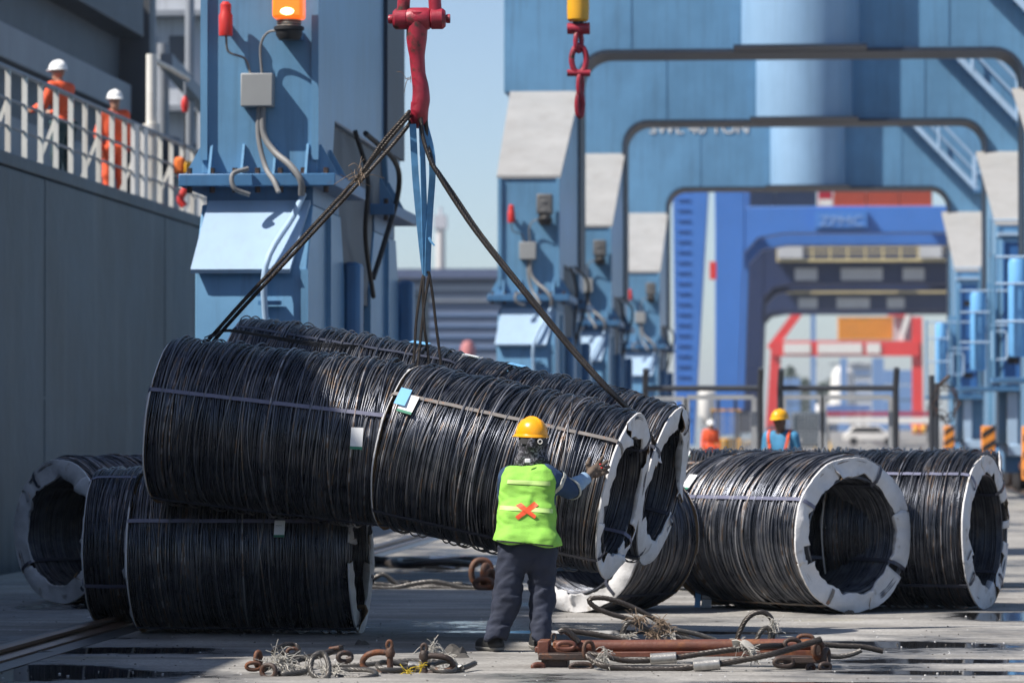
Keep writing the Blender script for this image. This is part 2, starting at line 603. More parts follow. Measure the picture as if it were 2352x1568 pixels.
# deckhouse and hatch coaming behind the railing
b = MB()
b.box((-18, 63.5, 4.77), (-14.0, 78.5, 10.6))
b.build('deckhouse', DECKDARK, ship, bevel=0.03)
for z0, z1, d, mm in ((6.2, 6.9, 0.10, DECKGREY), (7.75, 8.35, 0.30, DECKGREY), (9.3, 10.58, 0.55, DECKDARK), (4.8, 5.5, 0.12, DECKGREY)):
    b = MB()
    b.box((-14.0, 63.0, z0), (-14.0 + d, 77.2, z1))
    b.build('deckhouse_ledge', mm, ship, bevel=0.02)
b = MB()
b.box((-14.2, 77.6, 4.77), (-13.4, 78.1, 10.8))
b.build('corner_column', DECKDARK, ship)
b = MB()
b.box((-21, 86, 4.77), (-13.2, 99, 12.5))
b.build('bridge_front', DECKPALE, ship, bevel=0.04)
for (x0, x1, z0, z1) in ((-15.2, -14.7, 9.3, 10.2), (-14.4, -13.9, 9.6, 10.2), (-15.4, -14.8, 5.2, 7.0), (-14.5, -13.8, 7.1, 7.8)):
    b = MB()
    b.box((x0, 85.93, z0), (x1, 85.995, z1))
    b.build('bridge_window', DECKDARK, ship)
for z in (8.5, 10.6, 7.05):
    b = MB()
    b.box((-21, 85.4, z), (-13.1, 86.01, z + 0.12))
    b.build('bridge_walkway', DECKGREY, ship)
for (x, y, r, z1) in ((-13.9, 80.0, 0.22, 10.9), (-13.8, 81.6, 0.13, 9.6), (-13.4, 82.6, 0.10, 11.5), (-13.2, 84.0, 0.26, 8.4)):
    b = MB()
    b.cyl((x, y, 4.77), (x, y, z1), r, n=14)
    b.build('vent_pipe', DECKGREY, ship)
b = MB()
b.revolve([(0, 0), (0.28, 0), (0.34, 0.1), (0.34, 0.55), (0.2, 0.75), (0, 0.8)], (-13.3, 79.4, 6.7), n=18)
b.build('winch_drum', DECKDARK, ship)
b = MB()
b.bar((-13.3, 79, 9.0), (-13.3, 90, 7.9), 0.25, 0.3)
b.build('derrick_boom', DECKGREY, ship)
# unseen blocks added further up the ship to throw the shade over the near quay
b = MB()
b.box((-26, -8, 4.94), (-10.55, 33.6, 6.6))
b.build('shade_block_base', DECKGREY, ship)
for k in range(8):
    b = MB()
    b.box((-25.6, -7.8 + k * 5.15, 6.62), (-10.75, -2.8 + k * 5.15, 11.25 if k >= 6 else 9.0))
    b.build('shade_block', DECKGREY, ship, bevel=0.03)
# davit
dv = at(352, 470, 58.8)
t = thing('davit', 'cream painted davit post with short arm standing at the ship railing', 'davit', (HULLX - 0.12, 58.8, 4.94))
b = MB()
b.tube([(HULLX - 0.12, 58.8, 4.94), (HULLX - 0.12, 58.8, 7.2)], 0.085, 14)
b.cyl((HULLX - 0.12, 58.8, 6.02), (HULLX - 0.12, 58.8, 6.14), 0.13, n=14)
b.build('post', RAILC, t)
b = MB()
b.tube([(HULLX - 0.12, 58.8, 7.12), (HULLX + 0.02, 59.6, 7.06), (HULLX + 0.14, 60.6, 6.98)], 0.045, 10)
b.build('arm', RAILC, t)
b = MB()
b.tube([(HULLX + 0.13, 60.4, 6.95), (HULLX + 0.13, 60.4, 6.72)], 0.02, 8)
b.build('block_strap', DECKGREY, t)
b = MB()
b.revolve([(0, -0.13), (0.04, -0.11), (0.065, -0.02), (0.06, 0.06), (0.03, 0.13), (0, 0.14)], (HULLX + 0.13, 60.4, 6.56), n=14)
b.build('pulley_block', RED, t)
b = MB()
b.tube([(HULLX + 0.13, 60.4, 6.43), (HULLX + 0.13, 60.4, 5.7)], 0.012, 6)
b.build('fall_rope', ROPE, t)
t = thing('lifting_gear', 'orange and yellow lifting tackle hanging below the davit block at the railing', 'tackle', (HULLX + 0.13, 60.4, 5.0))
b = MB()
b.box((HULLX - 0.02, 60.25, 5.48), (HULLX + 0.14, 60.5, 5.74))
b.build('orange_pouch', M('orange_fabric', (0.75, 0.16, 0.02), 0.7), t, bevel=0.05)
b = MB()
b.box((HULLX + 0.13, 60.25, 5.46), (HULLX + 0.26, 60.5, 5.68))
b.build('yellow_pouch', YELLOW, t, bevel=0.05)
b = MB()
b.tube(catmull([(HULLX + 0.1, 60.4, 5.5), (HULLX + 0.16, 60.4, 5.3), (HULLX + 0.06, 60.4, 5.1), (HULLX + 0.12, 60.4, 4.98)], 6), [0.09] * 7 + [0.06] * 12, 10)
b.build('red_tackle', RED, t)
# ------------------------------------------------------------------ portal cranes on the quay rails (local: y = 0 is the near face)
XL0, XL1, XR0, XR1 = -6.12, -4.96, 4.15, 5.3
ZB = 9.25


def text_mesh(txt, size, depth=0.006):
    cu = bpy.data.curves.new('lettering', 'FONT')
    cu.body = txt
    cu.size = size
    cu.extrude = depth
    ob = bpy.data.objects.new('lettering_tmp', cu)
    COL.objects.link(ob)
    dg = bpy.context.evaluated_depsgraph_get()
    me = bpy.data.meshes.new_from_object(ob.evaluated_get(dg))
    bpy.data.objects.remove(ob)
    bpy.data.curves.remove(cu)
    return me


def text_on(txt, size, mat, parent, loc, width=None):
    me = text_mesh(txt, size)
    me.materials.clear()
    me.materials.append(mat)
    o = bpy.data.objects.new('lettering', me)
    COL.objects.link(o)
    o.parent = parent
    o.location = loc
    o.rotation_euler = (math.pi / 2, 0, 0)
    if width:
        w = max(v.co.x for v in me.vertices) - min(v.co.x for v in me.vertices)
        o.scale = (width / w, 1, 1)
    return o


def leg_poly():
    return [(0, 4.06), (1.1, 4.06), (1.35, 4.68), (6.2, 4.68), (6.5, 4.06), (7.6, 4.06), (7.6, 9.3), (6.02, 9.3), (6.02, 8.4), (0, 6.3)]


_bo = MB().cyl((0, 0, 0), (0, 0, 0.06), 0.028, n=6).build('bolt', RUSTY_D)
bolt_mesh = _bo.data
bpy.data.objects.remove(_bo)


def make_portal_crane():
    t = thing('portal_crane', 'x', 'crane', (0, 0, 0), 'blue portal cranes along the quay')
    B = lambda mb, n, m, p=None, **k: mb.build(n, m, p or t, local=True, **k)
    for x0, x1, s in ((XL0, XL1, 1), (XR0, XR1, -1)):
        leg = B(MB().prism(leg_poly(), 'x', x0, x1), 'leg', BLUE, bevel=0.02)
        xi = x1 if s > 0 else x0
        B(MB().box((x0 + 0.3, 1.2, 2.9), (x1 - 0.07, 6.5, 4.9)), 'hollow_shade_fill', EDGE, leg)  # dark panel added to stand for the shade inside the leg's arch
        mb = MB()
        mb.add([(x0 - 0.03, -0.03, 6.33), (x1 + 0.03, -0.03, 6.33), (x1 + 0.03, 6.0, 8.44), (x0 - 0.25, 6.0, 8.44),
                (x0 - 0.03, -0.03, 6.27), (x1 + 0.03, -0.03, 6.27), (x1 + 0.03, 6.0, 8.38), (x0 - 0.25, 6.0, 8.38)],
               [(0, 1, 2, 3), (7, 6, 5, 4), (0, 4, 5, 1), (1, 5, 6, 2), (2, 6, 7, 3), (3, 7, 4, 0)])
        B(mb, 'sloping_cover', COVER)
        for fx in (x0, x1 - 0.05):
            B(MB().box((fx - 0.01, -0.05, 4.2), (fx + 0.06, 0.004, 6.27)), 'corner_flange', BLUE, leg)
        # bolted joint, gussets and bogie housing, front and back
        for y0, front in ((0.0, True), (5.35, False)):
            xo = -0.20
            fl = B(MB().box((x0 + xo, y0 - 0.22, 3.93), (x1 - xo, y0 + 2.35, 4.055)), 'joint_flange', BLUE_D, bevel=0.01)
            for i in range(7):
                px = x0 + xo + 0.1 + i * (x1 - x0 - 2 * xo - 0.2) / 6
                for zz in (4.055, 3.87):
                    bo = bpy.data.objects.new('bolt', bolt_mesh)
                    COL.objects.link(bo)
                    bo.parent = fl
                    bo.location = (px, y0 - 0.15, zz)
            for i in range(4):
                px = x0 + 0.1 + i * (x1 - x0 - 0.2) / 3
                mb = MB()
                mb.prism([(y0 - 0.2, 4.056), (y0 + 0.0, 4.056), (y0 + 0.0, 4.36), (y0 - 0.02, 4.36)], 'x', px - 0.012, px + 0.012)
                if front:
                    B(mb, 'gusset', BLUE)
            for sx in (-1, 1):
                xx = x0 if sx < 0 else x1
                for yy in (y0 + 0.1, y0 + 0.9):
                    mb = MB()
                    mb.prism([(xx, 4.056), (xx + sx * 0.19, 4.056), (xx + sx * 0.02, 4.36), (xx, 4.36)], 'y', yy - 0.012, yy + 0.012)
                    B(mb, 'gusset', BLUE)
            B(MB().box((x0 + 0.05, y0, 3.76), (x1 - 0.05, y0 + 2.1, 3.93)), 'neck', BLUE_D)
            hx0, hx1 = x0, x1 - 0.05
            hp = [(y0 - 0.42, 1.15), (y0 - 0.42, 3.12), (y0, 3.76), (y0 + 2.25, 3.76), (y0 + 2.6, 3.1), (y0 + 2.6, 1.15)]
            hs = B(MB().prism(hp, 'x', hx0, hx1), 'bogie_housing', BLUE, bevel=0.015)
            mb = MB()
            mb.add([(hx0 - 0.03, y0 - 0.52, 3.10), (hx1 - 0.16, y0 - 0.52, 3.10), (hx1 - 0.02, y0 - 0.03, 3.80), (hx0 + 0.07, y0 - 0.03, 3.80),
                    (hx0 - 0.03, y0 - 0.50, 3.06), (hx1 - 0.16, y0 - 0.50, 3.06), (hx1 - 0.02, y0 - 0.0, 3.765), (hx0 + 0.07, y0 - 0.0, 3.765)],
                   [(0, 1, 2, 3), (7, 6, 5, 4), (0, 4, 5, 1), (1, 5, 6, 2), (2, 6, 7, 3), (3, 7, 4, 0)])
            B(mb, 'sloping_lid', BLUE_P, hs)
            B(MB().box((hx1 - 0.06, y0 - 0.45, 1.2), (hx1 + 0.012, y0 - 0.36, 3.1)), 'corner_angle', BLUE, hs)
            for yy in (y0 + 1.05,):
                B(MB().box((hx1, yy, 1.2), (hx1 + 0.05, yy + 0.07, 3.7)), 'stiffener', BLUE, hs)
            B(MB().box((hx1, y0 + 0.2, 2.3), (hx1 + 0.05, y0 + 2.2, 2.36)), 'stiffener', BLUE, hs)
            B(MB().box((hx1 - 0.02, y0 + 2.62, 1.7), (hx1 + 0.16, y0 + 3.0, 3.3)), 'drive_motor', BLUE_D, bevel=0.05)
            mb = MB()
            mb.revolve([(0, -0.05), (0.20, -0.05), (0.22, -0.02), (0.22, 0.05), (0, 0.05)], ((x0 + x1) / 2 - 0.02, y0 - 0.46, 2.38), 'y', 24)
            B(mb, 'round_hatch', BLUE_D, hs)
            # bogie frames and wheels
            for yb in (y0 + 0.15, y0 + 1.95):
                bf = B(MB().prism([(yb - 0.75, 0.45), (yb - 0.6, 0.95), (yb - 0.2, 1.2), (yb + 0.2, 1.2), (yb + 0.6, 0.95), (yb + 0.75, 0.45)], 'x', x0 + 0.15, x1 - 0.15), 'bogie_frame', BLUE_D, bevel=0.02)
                for yw in (yb - 0.42, yb + 0.42):
                    mb = MB()
                    cx = (x0 + x1) / 2
                    mb.revolve([(0, -0.10), (0.30, -0.10), (0.36, -0.09), (0.36, -0.06), (0.32, -0.055), (0.32, 0.055), (0.36, 0.06), (0.36, 0.09), (0.30, 0.10), (0, 0.10)], (cx, yw, 0.385), 'x', 24)
                    B(mb, 'wheel', RUSTY_D, bf)
        # conduit pipe down the housing
        if s > 0:
            for y0 in (-0.5, 4.85):
                mb = MB()
                mb.tube(catmull([(xi - 0.13, y0 + 0.42, 3.86), (xi - 0.22, y0 + 0.25, 3.62), (xi - 0.44, y0 - 0.08, 3.12), (xi - 0.44, y0 + 0.0, 2.4), (xi - 0.42, y0 + 0.0, 1.3)], 5), 0.032, 10)
                B(mb, 'conduit_pipe', BLUE_P)
                for z in (2.1, 2.75):
                    B(MB().box((xi - 0.52, y0 - 0.03, z), (xi - 0.30, y0 + 0.06, z + 0.04)), 'pipe_clamp', BLUE_D)
    # portal wall with the rounded opening
    op = []
    r = 0.62
    for i in range(9):
        a = math.pi - i * math.pi / 16
        op.append((XL1 + r + r * math.cos(a), ZB - r + r * math.sin(a)))
    for i in range(9):
        a = math.pi / 2 - i * math.pi / 16
        op.append((XR0 - r + r * math.cos(a), ZB - r + r * math.sin(a)))
    poly = [(XL1, 8.42)] + op + [(XR0, 8.42), (XR1 + 0.38, 8.42), (XR1 + 0.38, 16.0), (XL0 - 0.38, 16.0), (XL0 - 0.38, 8.42)]
    wall = B(MB().prism(poly, 'y', 6.0, 7.62), 'portal_beam', BLUE, bevel=0.015)
    lip = [(XL1, 4.7)] + [(x, z) for x, z in op] + [(XR0, 4.7)]
    cx, cz = -0.4, 6.0
    mb = MB()
    pts = [Vector((x, 6.76, z)) for x, z in lip]
    mb.sweep(pts, [(-0.92, -0.045), (0.92, -0.045), (0.92, 0.03), (-0.92, 0.03)], lambda i, p, t_: Vector((-t_.z, 0, t_.x)))
    B(mb, 'opening_rim', EDGE)
    for x in (-3.9, 2.6):
        B(MB().box((x, 5.985, 9.36), (x + 0.03, 6.0, 16.0)), 'weld_seam', BLUE, wall)
    B(MB().tube([(-0.4, 6.15, 9.27), (-0.4, 6.15, 22)], 1.22, 48), 'slewing_column', BLUE_C)
    B(MB().box((-1.75, 4.86, 9.215), (0.95, 5.99, 9.268)), 'column_base', EDGE)
    B(MB().box((XL0 - 0.4, 5.9, 16.0), (XR1 + 0.4, 7.7, 16.2)), 'top_flange', BLUE_D)
    text_on('SWL 40 TON', 0.46, WHITEP, t, (-5.55, 5.975, 11.02), 3.2)
    # stairs down to the landward platform
    p0, p1 = Vector((1.2, 5.62, 13.1)), Vector((5.02, 5.62, 9.1))
    for yy in (5.25, 5.86):
        B(MB().bar((p0.x, yy, p0.z), (p1.x, yy, p1.z), 0.05, 0.15), 'stair_stringer', BLUE_P if yy < 5.5 else BLUE)
    for i in range(17):
        q = p0.lerp(p1, (i + 0.5) / 17)
        B(MB().box((q.x - 0.12, 5.27, q.z - 0.02), (q.x + 0.12, 5.84, q.z + 0.02)), 'stair_tread', BLUE_D)
    for dz, w in ((0.95, 0.045), (0.5, 0.035)):
        B(MB().tube([p0 + Vector((0, -0.37, dz)), p1 + Vector((0, -0.37, dz))], w, 8), 'stair_handrail', BLUE_P)
    for i in range(4):
        q = p0.lerp(p1, 0.1 + i * 0.29)
        B(MB().tube([q + Vector((0, -0.37, 0)), q + Vector((0, -0.37, 0.95))], 0.04, 8), 'stair_post', BLUE_P)
    B(MB().box((4.9, 5.0, 9.0), (5.7, 5.98, 9.1)), 'stair_landing', BLUE_D)
    gp = [(4.96, 5.03, 9.15), (4.96, 5.03, 10.1), (5.05, 5.03, 10.2), (5.5, 5.03, 10.2), (5.6, 5.03, 10.1), (5.6, 5.03, 9.15)]
    B(MB().tube(gp, 0.028, 8), 'landing_rail', BLUE_P)
    B(MB().tube([(4.96, 5.03, 9.65), (5.6, 5.03, 9.65)], 0.022, 8), 'landing_rail', BLUE_P)
    # fittings on the seaward leg's near face
    red = B(MB().revolve([(0, 0), (0.066, 0), (0.07, 0.02), (0.07, 0.20), (0.055, 0.23), (0.055, 0.31), (0.03, 0.34), (0, 0.34)], (-5.86, -0.16, 5.42), n=18), 'alarm_siren', RED)
    B(MB().box((-5.89, -0.12, 5.5), (-5.83, 0.0, 5.56)), 'siren_bracket', BLUE, red)
    B(MB().box((-5.71, -0.17, 4.72), (-5.39, 0.0, 5.05)), 'junction_box', GREY_BOX, bevel=0.012)
    B(MB().tube(catmull([(-5.86, -0.14, 5.42), (-5.84, -0.10, 5.27), (-5.68, -0.08, 5.2), (-5.62, -0.08, 5.04)], 6), 0.012, 8), 'cable', CABLE_G)
    B(MB().tube(catmull([(-5.30, -0.26, 5.46), (-5.44, -0.16, 5.45), (-5.52, -0.1, 5.32), (-5.51, -0.08, 5.04)], 6), 0.013, 8), 'cable', CABLE_G)
    B(MB().tube(catmull([(-5.54, -0.09, 4.73), (-5.54, -0.10, 4.42), (-5.46, -0.16, 4.12), (-5.36, -0.3, 3.98), (-5.30, -0.36, 3.86)], 6), 0.026, 10), 'cable', CABLE_G)
    B(MB().tube(catmull([(-5.50, -0.09, 4.73), (-5.49, -0.10, 4.46), (-5.38, -0.16, 4.28), (-5.20, -0.28, 4.13), (-5.09, -0.32, 3.98), (-5.09, -0.25, 3.84)], 6), 0.033, 10), 'cable', CABLE_G)
    B(MB().tube(catmull([(-5.62, -0.26, 4.10), (-5.76, -0.34, 4.04), (-5.74, -0.36, 3.9), (-5.60, -0.30, 3.84)], 7), 0.024, 10), 'loose_conduit', CABLE_G)
    B(MB().tube(catmull([(-4.86, 3.2, 4.7), (-4.7, 4.6, 4.5), (-4.72, 5.2, 4.2), (-4.86, 5.0, 3.6), (-4.95, 4.7, 3.2)], 7), 0.03, 8), 'hanging_hose', BLACK)
    B(MB().tube(catmull([(-4.9, 2.6, 4.68), (-4.8, 2.9, 4.2), (-4.86, 3.2, 3.6), (-4.95, 4.75, 3.0)], 7), 0.026, 8), 'hanging_hose', BLACK)
    # beacon
    lamp = B(MB().revolve([(0, 0), (0.10, 0.0), (0.13, 0.05), (0.13, 0.09), (0.15, 0.1), (0.15, 0.13), (0.115, 0.14), (0.115, 0.20), (0, 0.20)], (-5.21, -0.30, 5.36), n=24), 'beacon_base', BLACK)
    mb = MB()
    for zz in (5.50, 5.525, 5.55):
        mb.revolve([(0.12, -0.008), (0.128, 0), (0.12, 0.008)], (-5.21, -0.30, zz), n=24)
    B(mb, 'beacon_collar', STEEL, lamp)
    B(MB().box((-5.32, -0.2, 5.38), (-5.1, 0.0, 5.46)), 'beacon_bracket', BLUE_D)
    mb = MB()
    mb.box((-5.36, -0.44, 5.565), (-5.06, -0.16, 5.95))
    B(mb, 'beacon_lens', AMBER, bevel=0.03)
    for z in (5.63, 5.80):
        mb = MB()
        mb.revolve([(0.0, -0.012), (0.045, -0.012), (0.06, 0.0), (0.045, 0.004), (0, 0.004)], (0, 0, 0), 'y', 20)
        mb.v = [(x * 1.15 - 5.21, y - 0.4405, zz * 0.62 + z) for x, y, zz in mb.v]
        B(mb, 'beacon_bulb', AMBER_HOT)
    # electrical cabinets, platform and rails on the landward leg
    B(MB().box((3.2, -1.0, 2.36), (5.4, 0.6, 2.46)), 'service_platform', BLUE_D, bevel=0.01)
    cab = B(MB().box((4.2, -0.75, 2.47), (4.82, -0.05, 6.0)), 'electrical_cabinet', BLUE, bevel=0.03)
    B(MB().box((4.26, -0.775, 2.6), (4.76, -0.748, 5.85)), 'cabinet_door', M('deep_blue_paint', (0.03, 0.13, 0.36), 0.4, 0, 0.1, 1.5), cab, bevel=0.01)
    for z in (3.0, 5.2):
        B(MB().box((4.36, -0.785, z), (4.62, -0.772, z + 0.16)), 'vent_grille', BLACK, cab)
    B(MB().box((4.15, -0.8, 6.0), (4.87, 0.0, 6.08)), 'cabinet_roof', BLUE_P, cab)
    lou = B(MB().box((4.88, -0.6, 2.47), (5.3, -0.05, 5.3)), 'louvre_cabinet', BLUE_D, bevel=0.02)
    for i in range(22):
        z = 2.65 + i * 0.115
        mb = MB()
        mb.add([(4.92, -0.61, z), (5.26, -0.61, z), (5.26, -0.68, z - 0.06), (4.92, -0.68, z - 0.06), (4.92, -0.61, z + 0.012), (5.26, -0.61, z + 0.012), (5.26, -0.685, z - 0.048), (4.92, -0.685, z - 0.048)],
               [(0, 1, 2, 3), (7, 6, 5, 4), (0, 4, 5, 1), (1, 5, 6, 2), (2, 6, 7, 3), (3, 7, 4, 0)])
        B(mb, 'louvre_slat', GREY_BOX, lou)
    mb = MB()
    mb.revolve([(0, 0), (0.15, 0.0), (0.18, 0.05), (0.18, 1.75), (0.15, 1.83), (0, 1.84)], (3.68, -0.6, 2.85), n=22)
    B(mb, 'cable_tank', M('bright_blue_paint', (0.16, 0.42, 0.75), 0.35, 0, 0.08, 2), bevel=0)
    B(MB().box((3.9, -0.5, 2.47), (4.15, -0.1, 4.9)), 'cable_tray', BLUE)
    for x in (3.22, 3.95, 4.85, 5.38):
        B(MB().tube([(x, -0.98, 2.46), (x, -0.98, 4.75 if x < 3.5 else 6.4)], 0.03, 8), 'platform_post', BLUE)
    for (x0, x1, z) in ((3.22, 3.95, 4.7), (3.22, 3.95, 4.2), (3.22, 3.95, 3.5), (3.95, 5.38, 6.35), (3.95, 4.85, 3.9), (3.95, 4.85, 4.7)):
        B(MB().tube([(x0, -0.98, z), (x1, -0.98, z)], 0.025, 8), 'platform_rail', BLUE_P)
    gp = [(4.0, -1.02, 3.1), (4.0, -1.02, 3.75), (4.3, -1.02, 3.75), (4.34, -1.02, 3.68), (4.34, -1.02, 3.15), (4.3, -1.02, 3.1)]
    B(MB().tube(gp, 0.03, 8, True), 'ladder_hoop', BLUE_P)
    # buffer with warning stripes and lower fittings
    bf = B(MB().box((3.75, -1.3, 0.55), (4.05, -0.45, 1.55)), 'rail_buffer', M('orange_paint', (0.75, 0.26, 0.03), 0.5, 0, 0.1, 3), bevel=0.02)
    for i in range(3):
        z = 0.62 + i * 0.32
        mb = MB()
        mb.add([(3.742, -1.31, z), (4.058, -1.31, z + 0.2), (4.058, -1.31, z + 0.33), (3.742, -1.31, z + 0.13), (3.742, -1.302, z), (4.058, -1.302, z + 0.2), (4.058, -1.302, z + 0.33), (3.742, -1.302, z + 0.13)],
               [(0, 1, 2, 3), (7, 6, 5, 4), (0, 4, 5, 1), (1, 5, 6, 2), (2, 6, 7, 3), (3, 7, 4, 0)])
        B(mb, 'warning_stripe', BLACK, bf)
    B(MB().box((4.35, -0.75, 1.1), (4.6, -0.43, 2.35)), 'bogie_bracket', BLUE_P, bevel=0.02)
    B(MB().box((4.35, -0.78, 0.85), (4.95, -0.43, 1.12)), 'bogie_bracket', BLUE_P, bevel=0.02)
    B(MB().revolve([(0, 0), (0.10, 0), (0.12, -0.03), (0.12, -0.06), (0, -0.06)], (4.72, -0.85, 0.62), 'y', 18), 'marker_disc', M('faded_orange_paint', (0.75, 0.33, 0.16), 0.5))
    return t


crane = make_portal_crane()
FLOOD = M('floodlight_housing', (0.12, 0.12, 0.12), 0.5, 0, 0.2, 5)
crane_spots = [(38.5, 'blue portal crane with a lit amber beacon on its leg, second bundle of coils before it'),
               (74.4, 'blue portal crane standing just beyond the wire fence gate'),
               (93.0, 'blue portal crane between the one at the fence gate and the lettered one'),
               (121.0, 'blue portal crane lettered SWL 40 TON at the end of the row')]
crane_spots[0] = (38.5, 'blue portal crane with a lit amber beacon on its leg beside the ship')
cranes = []
for i, (y, lab) in enumerate(crane_spots):
    c = crane if i == 0 else copy_tree(crane)
    c.location = (0, y, 0)
    c['label'] = lab
    cranes.append(c)
for c in cranes[1:]:
    for ch in c.children:
        if ch.name.startswith(('beacon_lens', 'beacon_bulb')):
            me = ch.data.copy()
            me.materials[0] = FLOOD
            ch.data = me
# the lettering shows on the far crane only
for c in cranes:
    for ch in list(c.children):
        if ch.name.startswith('lettering') and c is not cranes[3]:
            pass
# ------------------------------------------------------------------ container cranes, yard and buildings far down the quay
SEA = M('ultramarine_paint', (0.05, 0.17, 0.50), 0.45, 0, 0.1, 0.15, streak=0.15)
NAVY_SHADE = M('shaded_navy_paint', (0.012, 0.026, 0.085), 0.5, 0, 0.15, 0.15)  # blue darkened so the far crane beams carry their shade in the colour
CREAM = M('cream_rail_paint', (0.55, 0.46, 0.24), 0.5, 0, 0.1, 0.6)
SIGNW = M('pale_sign_panel', (0.48, 0.49, 0.5), 0.5, 0, 0.08, 0.5)
REDG = M('gantry_red_paint', (0.68, 0.04, 0.035), 0.45, 0, 0.08, 0.1)


def sign_with_bars(name, parent, x0, x1, z0, z1, y, n, mat=SIGNW):
    s = MB().box((x0, y - 0.15, z0), (x1, y, z1)).build(name, mat, parent)
    w = (x1 - x0) / (n + 0.6)
    for i in range(n):
        a = x0 + w * (0.4 + i)
        MB().box((a, y - 0.19, z0 + (z1 - z0) * 0.3), (a + w * 0.6, y - 0.152, z1 - (z1 - z0) * 0.3)).build('sign_letter', NAVY_SHADE, s)


def sts(Y, label, face, lz0, lz1, walk, signs, sc):
    """ship-to-shore crane astride the quay: two pairs of legs, a portal beam, walkway and signs"""
    t = thing('container_crane', label, 'crane', (0, Y, 0), 'container cranes far down the quay')
    lx1 = -0.0158 * Y if face is NAVY_SHADE else -5.6
    lx0 = lx1 - (2.6 if face is NAVY_SHADE else 1.5)
    for (x0, x1) in ((lx0, lx1), (24.0, 26.5)):
        for y in (Y, Y + 18):
            b = MB().prism([(x0, 0.9), (x1, 0.9), (x1 + 0.5, lz0), (x1 + 0.5, lz1 + 16), (x0 - 0.2, lz1 + 16), (x0, lz0)], 'y', y, y + 2.2)
            lg = b.build('leg', face, t, bevel=0.05)
            MB().box((x0 - 0.3, y - 0.6, 0.08), (x1 + 0.3, y + 2.8, 1.1)).build('bogie', NAVY_SHADE, lg, bevel=0.1)
    for y in (Y + 0.05, Y + 18.05):
        mb = MB()
        mb.prism([(lx1 + 0.2, lz0 - 1.6), (lx1 + 1.4, lz0 - 0.3), (lx1 + 3.2, lz0), (24, lz0), (24, lz1), (lx1 + 0.2, lz1)], 'y', y, y + 2.1)
        mb.build('portal_beam', face, t, bevel=0.05)
    for x0 in (lx0 + 0.2, 24.1):
        MB().box((x0, Y + 2.2, lz0 + 0.3), (x0 + 2.1, Y + 18, lz1 - 0.3)).build('sill_beam', NAVY_SHADE, t)
        MB().box((x0, Y + 2.2, 1.0), (x0 + 2.1, Y + 18, 2.6)).build('sill_beam', NAVY_SHADE, t)
    MB().box((-2, Y - 4, lz1 + 12), (3, Y + 26, lz1 + 15)).build('boom_girder', NAVY_SHADE, t)
    if walk:
        z, h = walk
        MB().box((-4.0, Y - 1.5, z), (16, Y - 0.05, z + 0.25)).build('walkway', CREAM, t)
        for k in range(13):
            x = -4.0 + k * 1.6
            MB().box((x, Y - 1.5, z + 0.25), (x + 0.16, Y - 1.4, z + h)).build('walkway_post', CREAM, t)
        for f in (0.45, 0.72, 1.0):
            MB().box((-4.0, Y - 1.52, z + h * f - 0.07), (16, Y - 1.45, z + h * f + 0.07)).build('walkway_rail', CREAM, t)
        for (x0, x1) in ((-3.9, -1.6), (9.0, 11.0)):
            MB().box((x0, Y - 1.75, z + 0.3), (x1, Y - 1.55, z + h * 0.95)).build('notice_board', SIGNW, t)
    for (x0, x1, z0, z1, n) in signs:
        sign_with_bars('sign', t, x0, x1, z0, z1, Y, n)
    return t


def PX(u, Y):
    return at(u, 900, Y).x


def PZ(v, Y):
    return at(1885, v, Y).z


Y1 = 265
s1 = sts(Y1, 'bright blue container crane with a raised sign on its beam behind the portal cranes', SEA, PZ(535, Y1), PZ(474, Y1), None, [], 1)
sg = MB().box((PX(1872, Y1), Y1 - 0.6, PZ(524, Y1)), (PX(1992, Y1), Y1 - 0.02, PZ(484, Y1))).build('sign', M('sign_blue_paint', (0.055, 0.19, 0.52), 0.45), s1)
tx = text_on('ZPMC', PZ(488, Y1) - PZ(520, Y1), M('pale_blue_lettering', (0.22, 0.36, 0.62), 0.5), s1, (PX(1882, Y1), -0.66, PZ(519, Y1)), PX(1982, Y1) - PX(1882, Y1))
# raking seaward leg with rungs
rk = MB()
rk.add([(PX(1546, 245), 245, PZ(430, 245)), (PX(1626, 245), 245, PZ(430, 245)), (PX(1592, 245), 245, 0.3), (PX(1552, 245), 245, 0.3),
        (PX(1546, 245), 248, PZ(430, 245)), (PX(1626, 245), 248, PZ(430, 245)), (PX(1592, 245), 248, 0.3), (PX(1552, 245), 248, 0.3)],
       [(0, 1, 2, 3), (7, 6, 5, 4), (0, 4, 5, 1), (1, 5, 6, 2), (2, 6, 7, 3), (3, 7, 4, 0)])
rt = s1
rt = rk.build('raking_leg', SEA, rt)
rt['_origin'] = s1['_origin']
for k in range(26):
    z = 2 + k * 0.65
    MB().box((PX(1556, 245), 244.9, z), (PX(1585, 245), 244.99, z + 0.06)).build('rung', SEA, rt)
MB().box((PX(1630, 255), 255, PZ(640, 255)), (PX(1645, 255), 256, PZ(600, 255))).build('red_fitting', REDG, rt)
Y2, Y3 = 360, 470
sts(Y2, 'shade-darkened navy container crane with the longer cream walkway under its beam', NAVY_SHADE, PZ(652, Y2), PZ(540, Y2), (PZ(602, Y2), 1.7),
    [(PX(1826, Y2), PX(1878, Y2), PZ(644, Y2), PZ(616, Y2), 4), (PX(1932, Y2), PX(2028, Y2), PZ(644, Y2), PZ(616, Y2), 7), (PX(2074, Y2), PX(2124, Y2), PZ(644, Y2), PZ(616, Y2), 4)], 1)
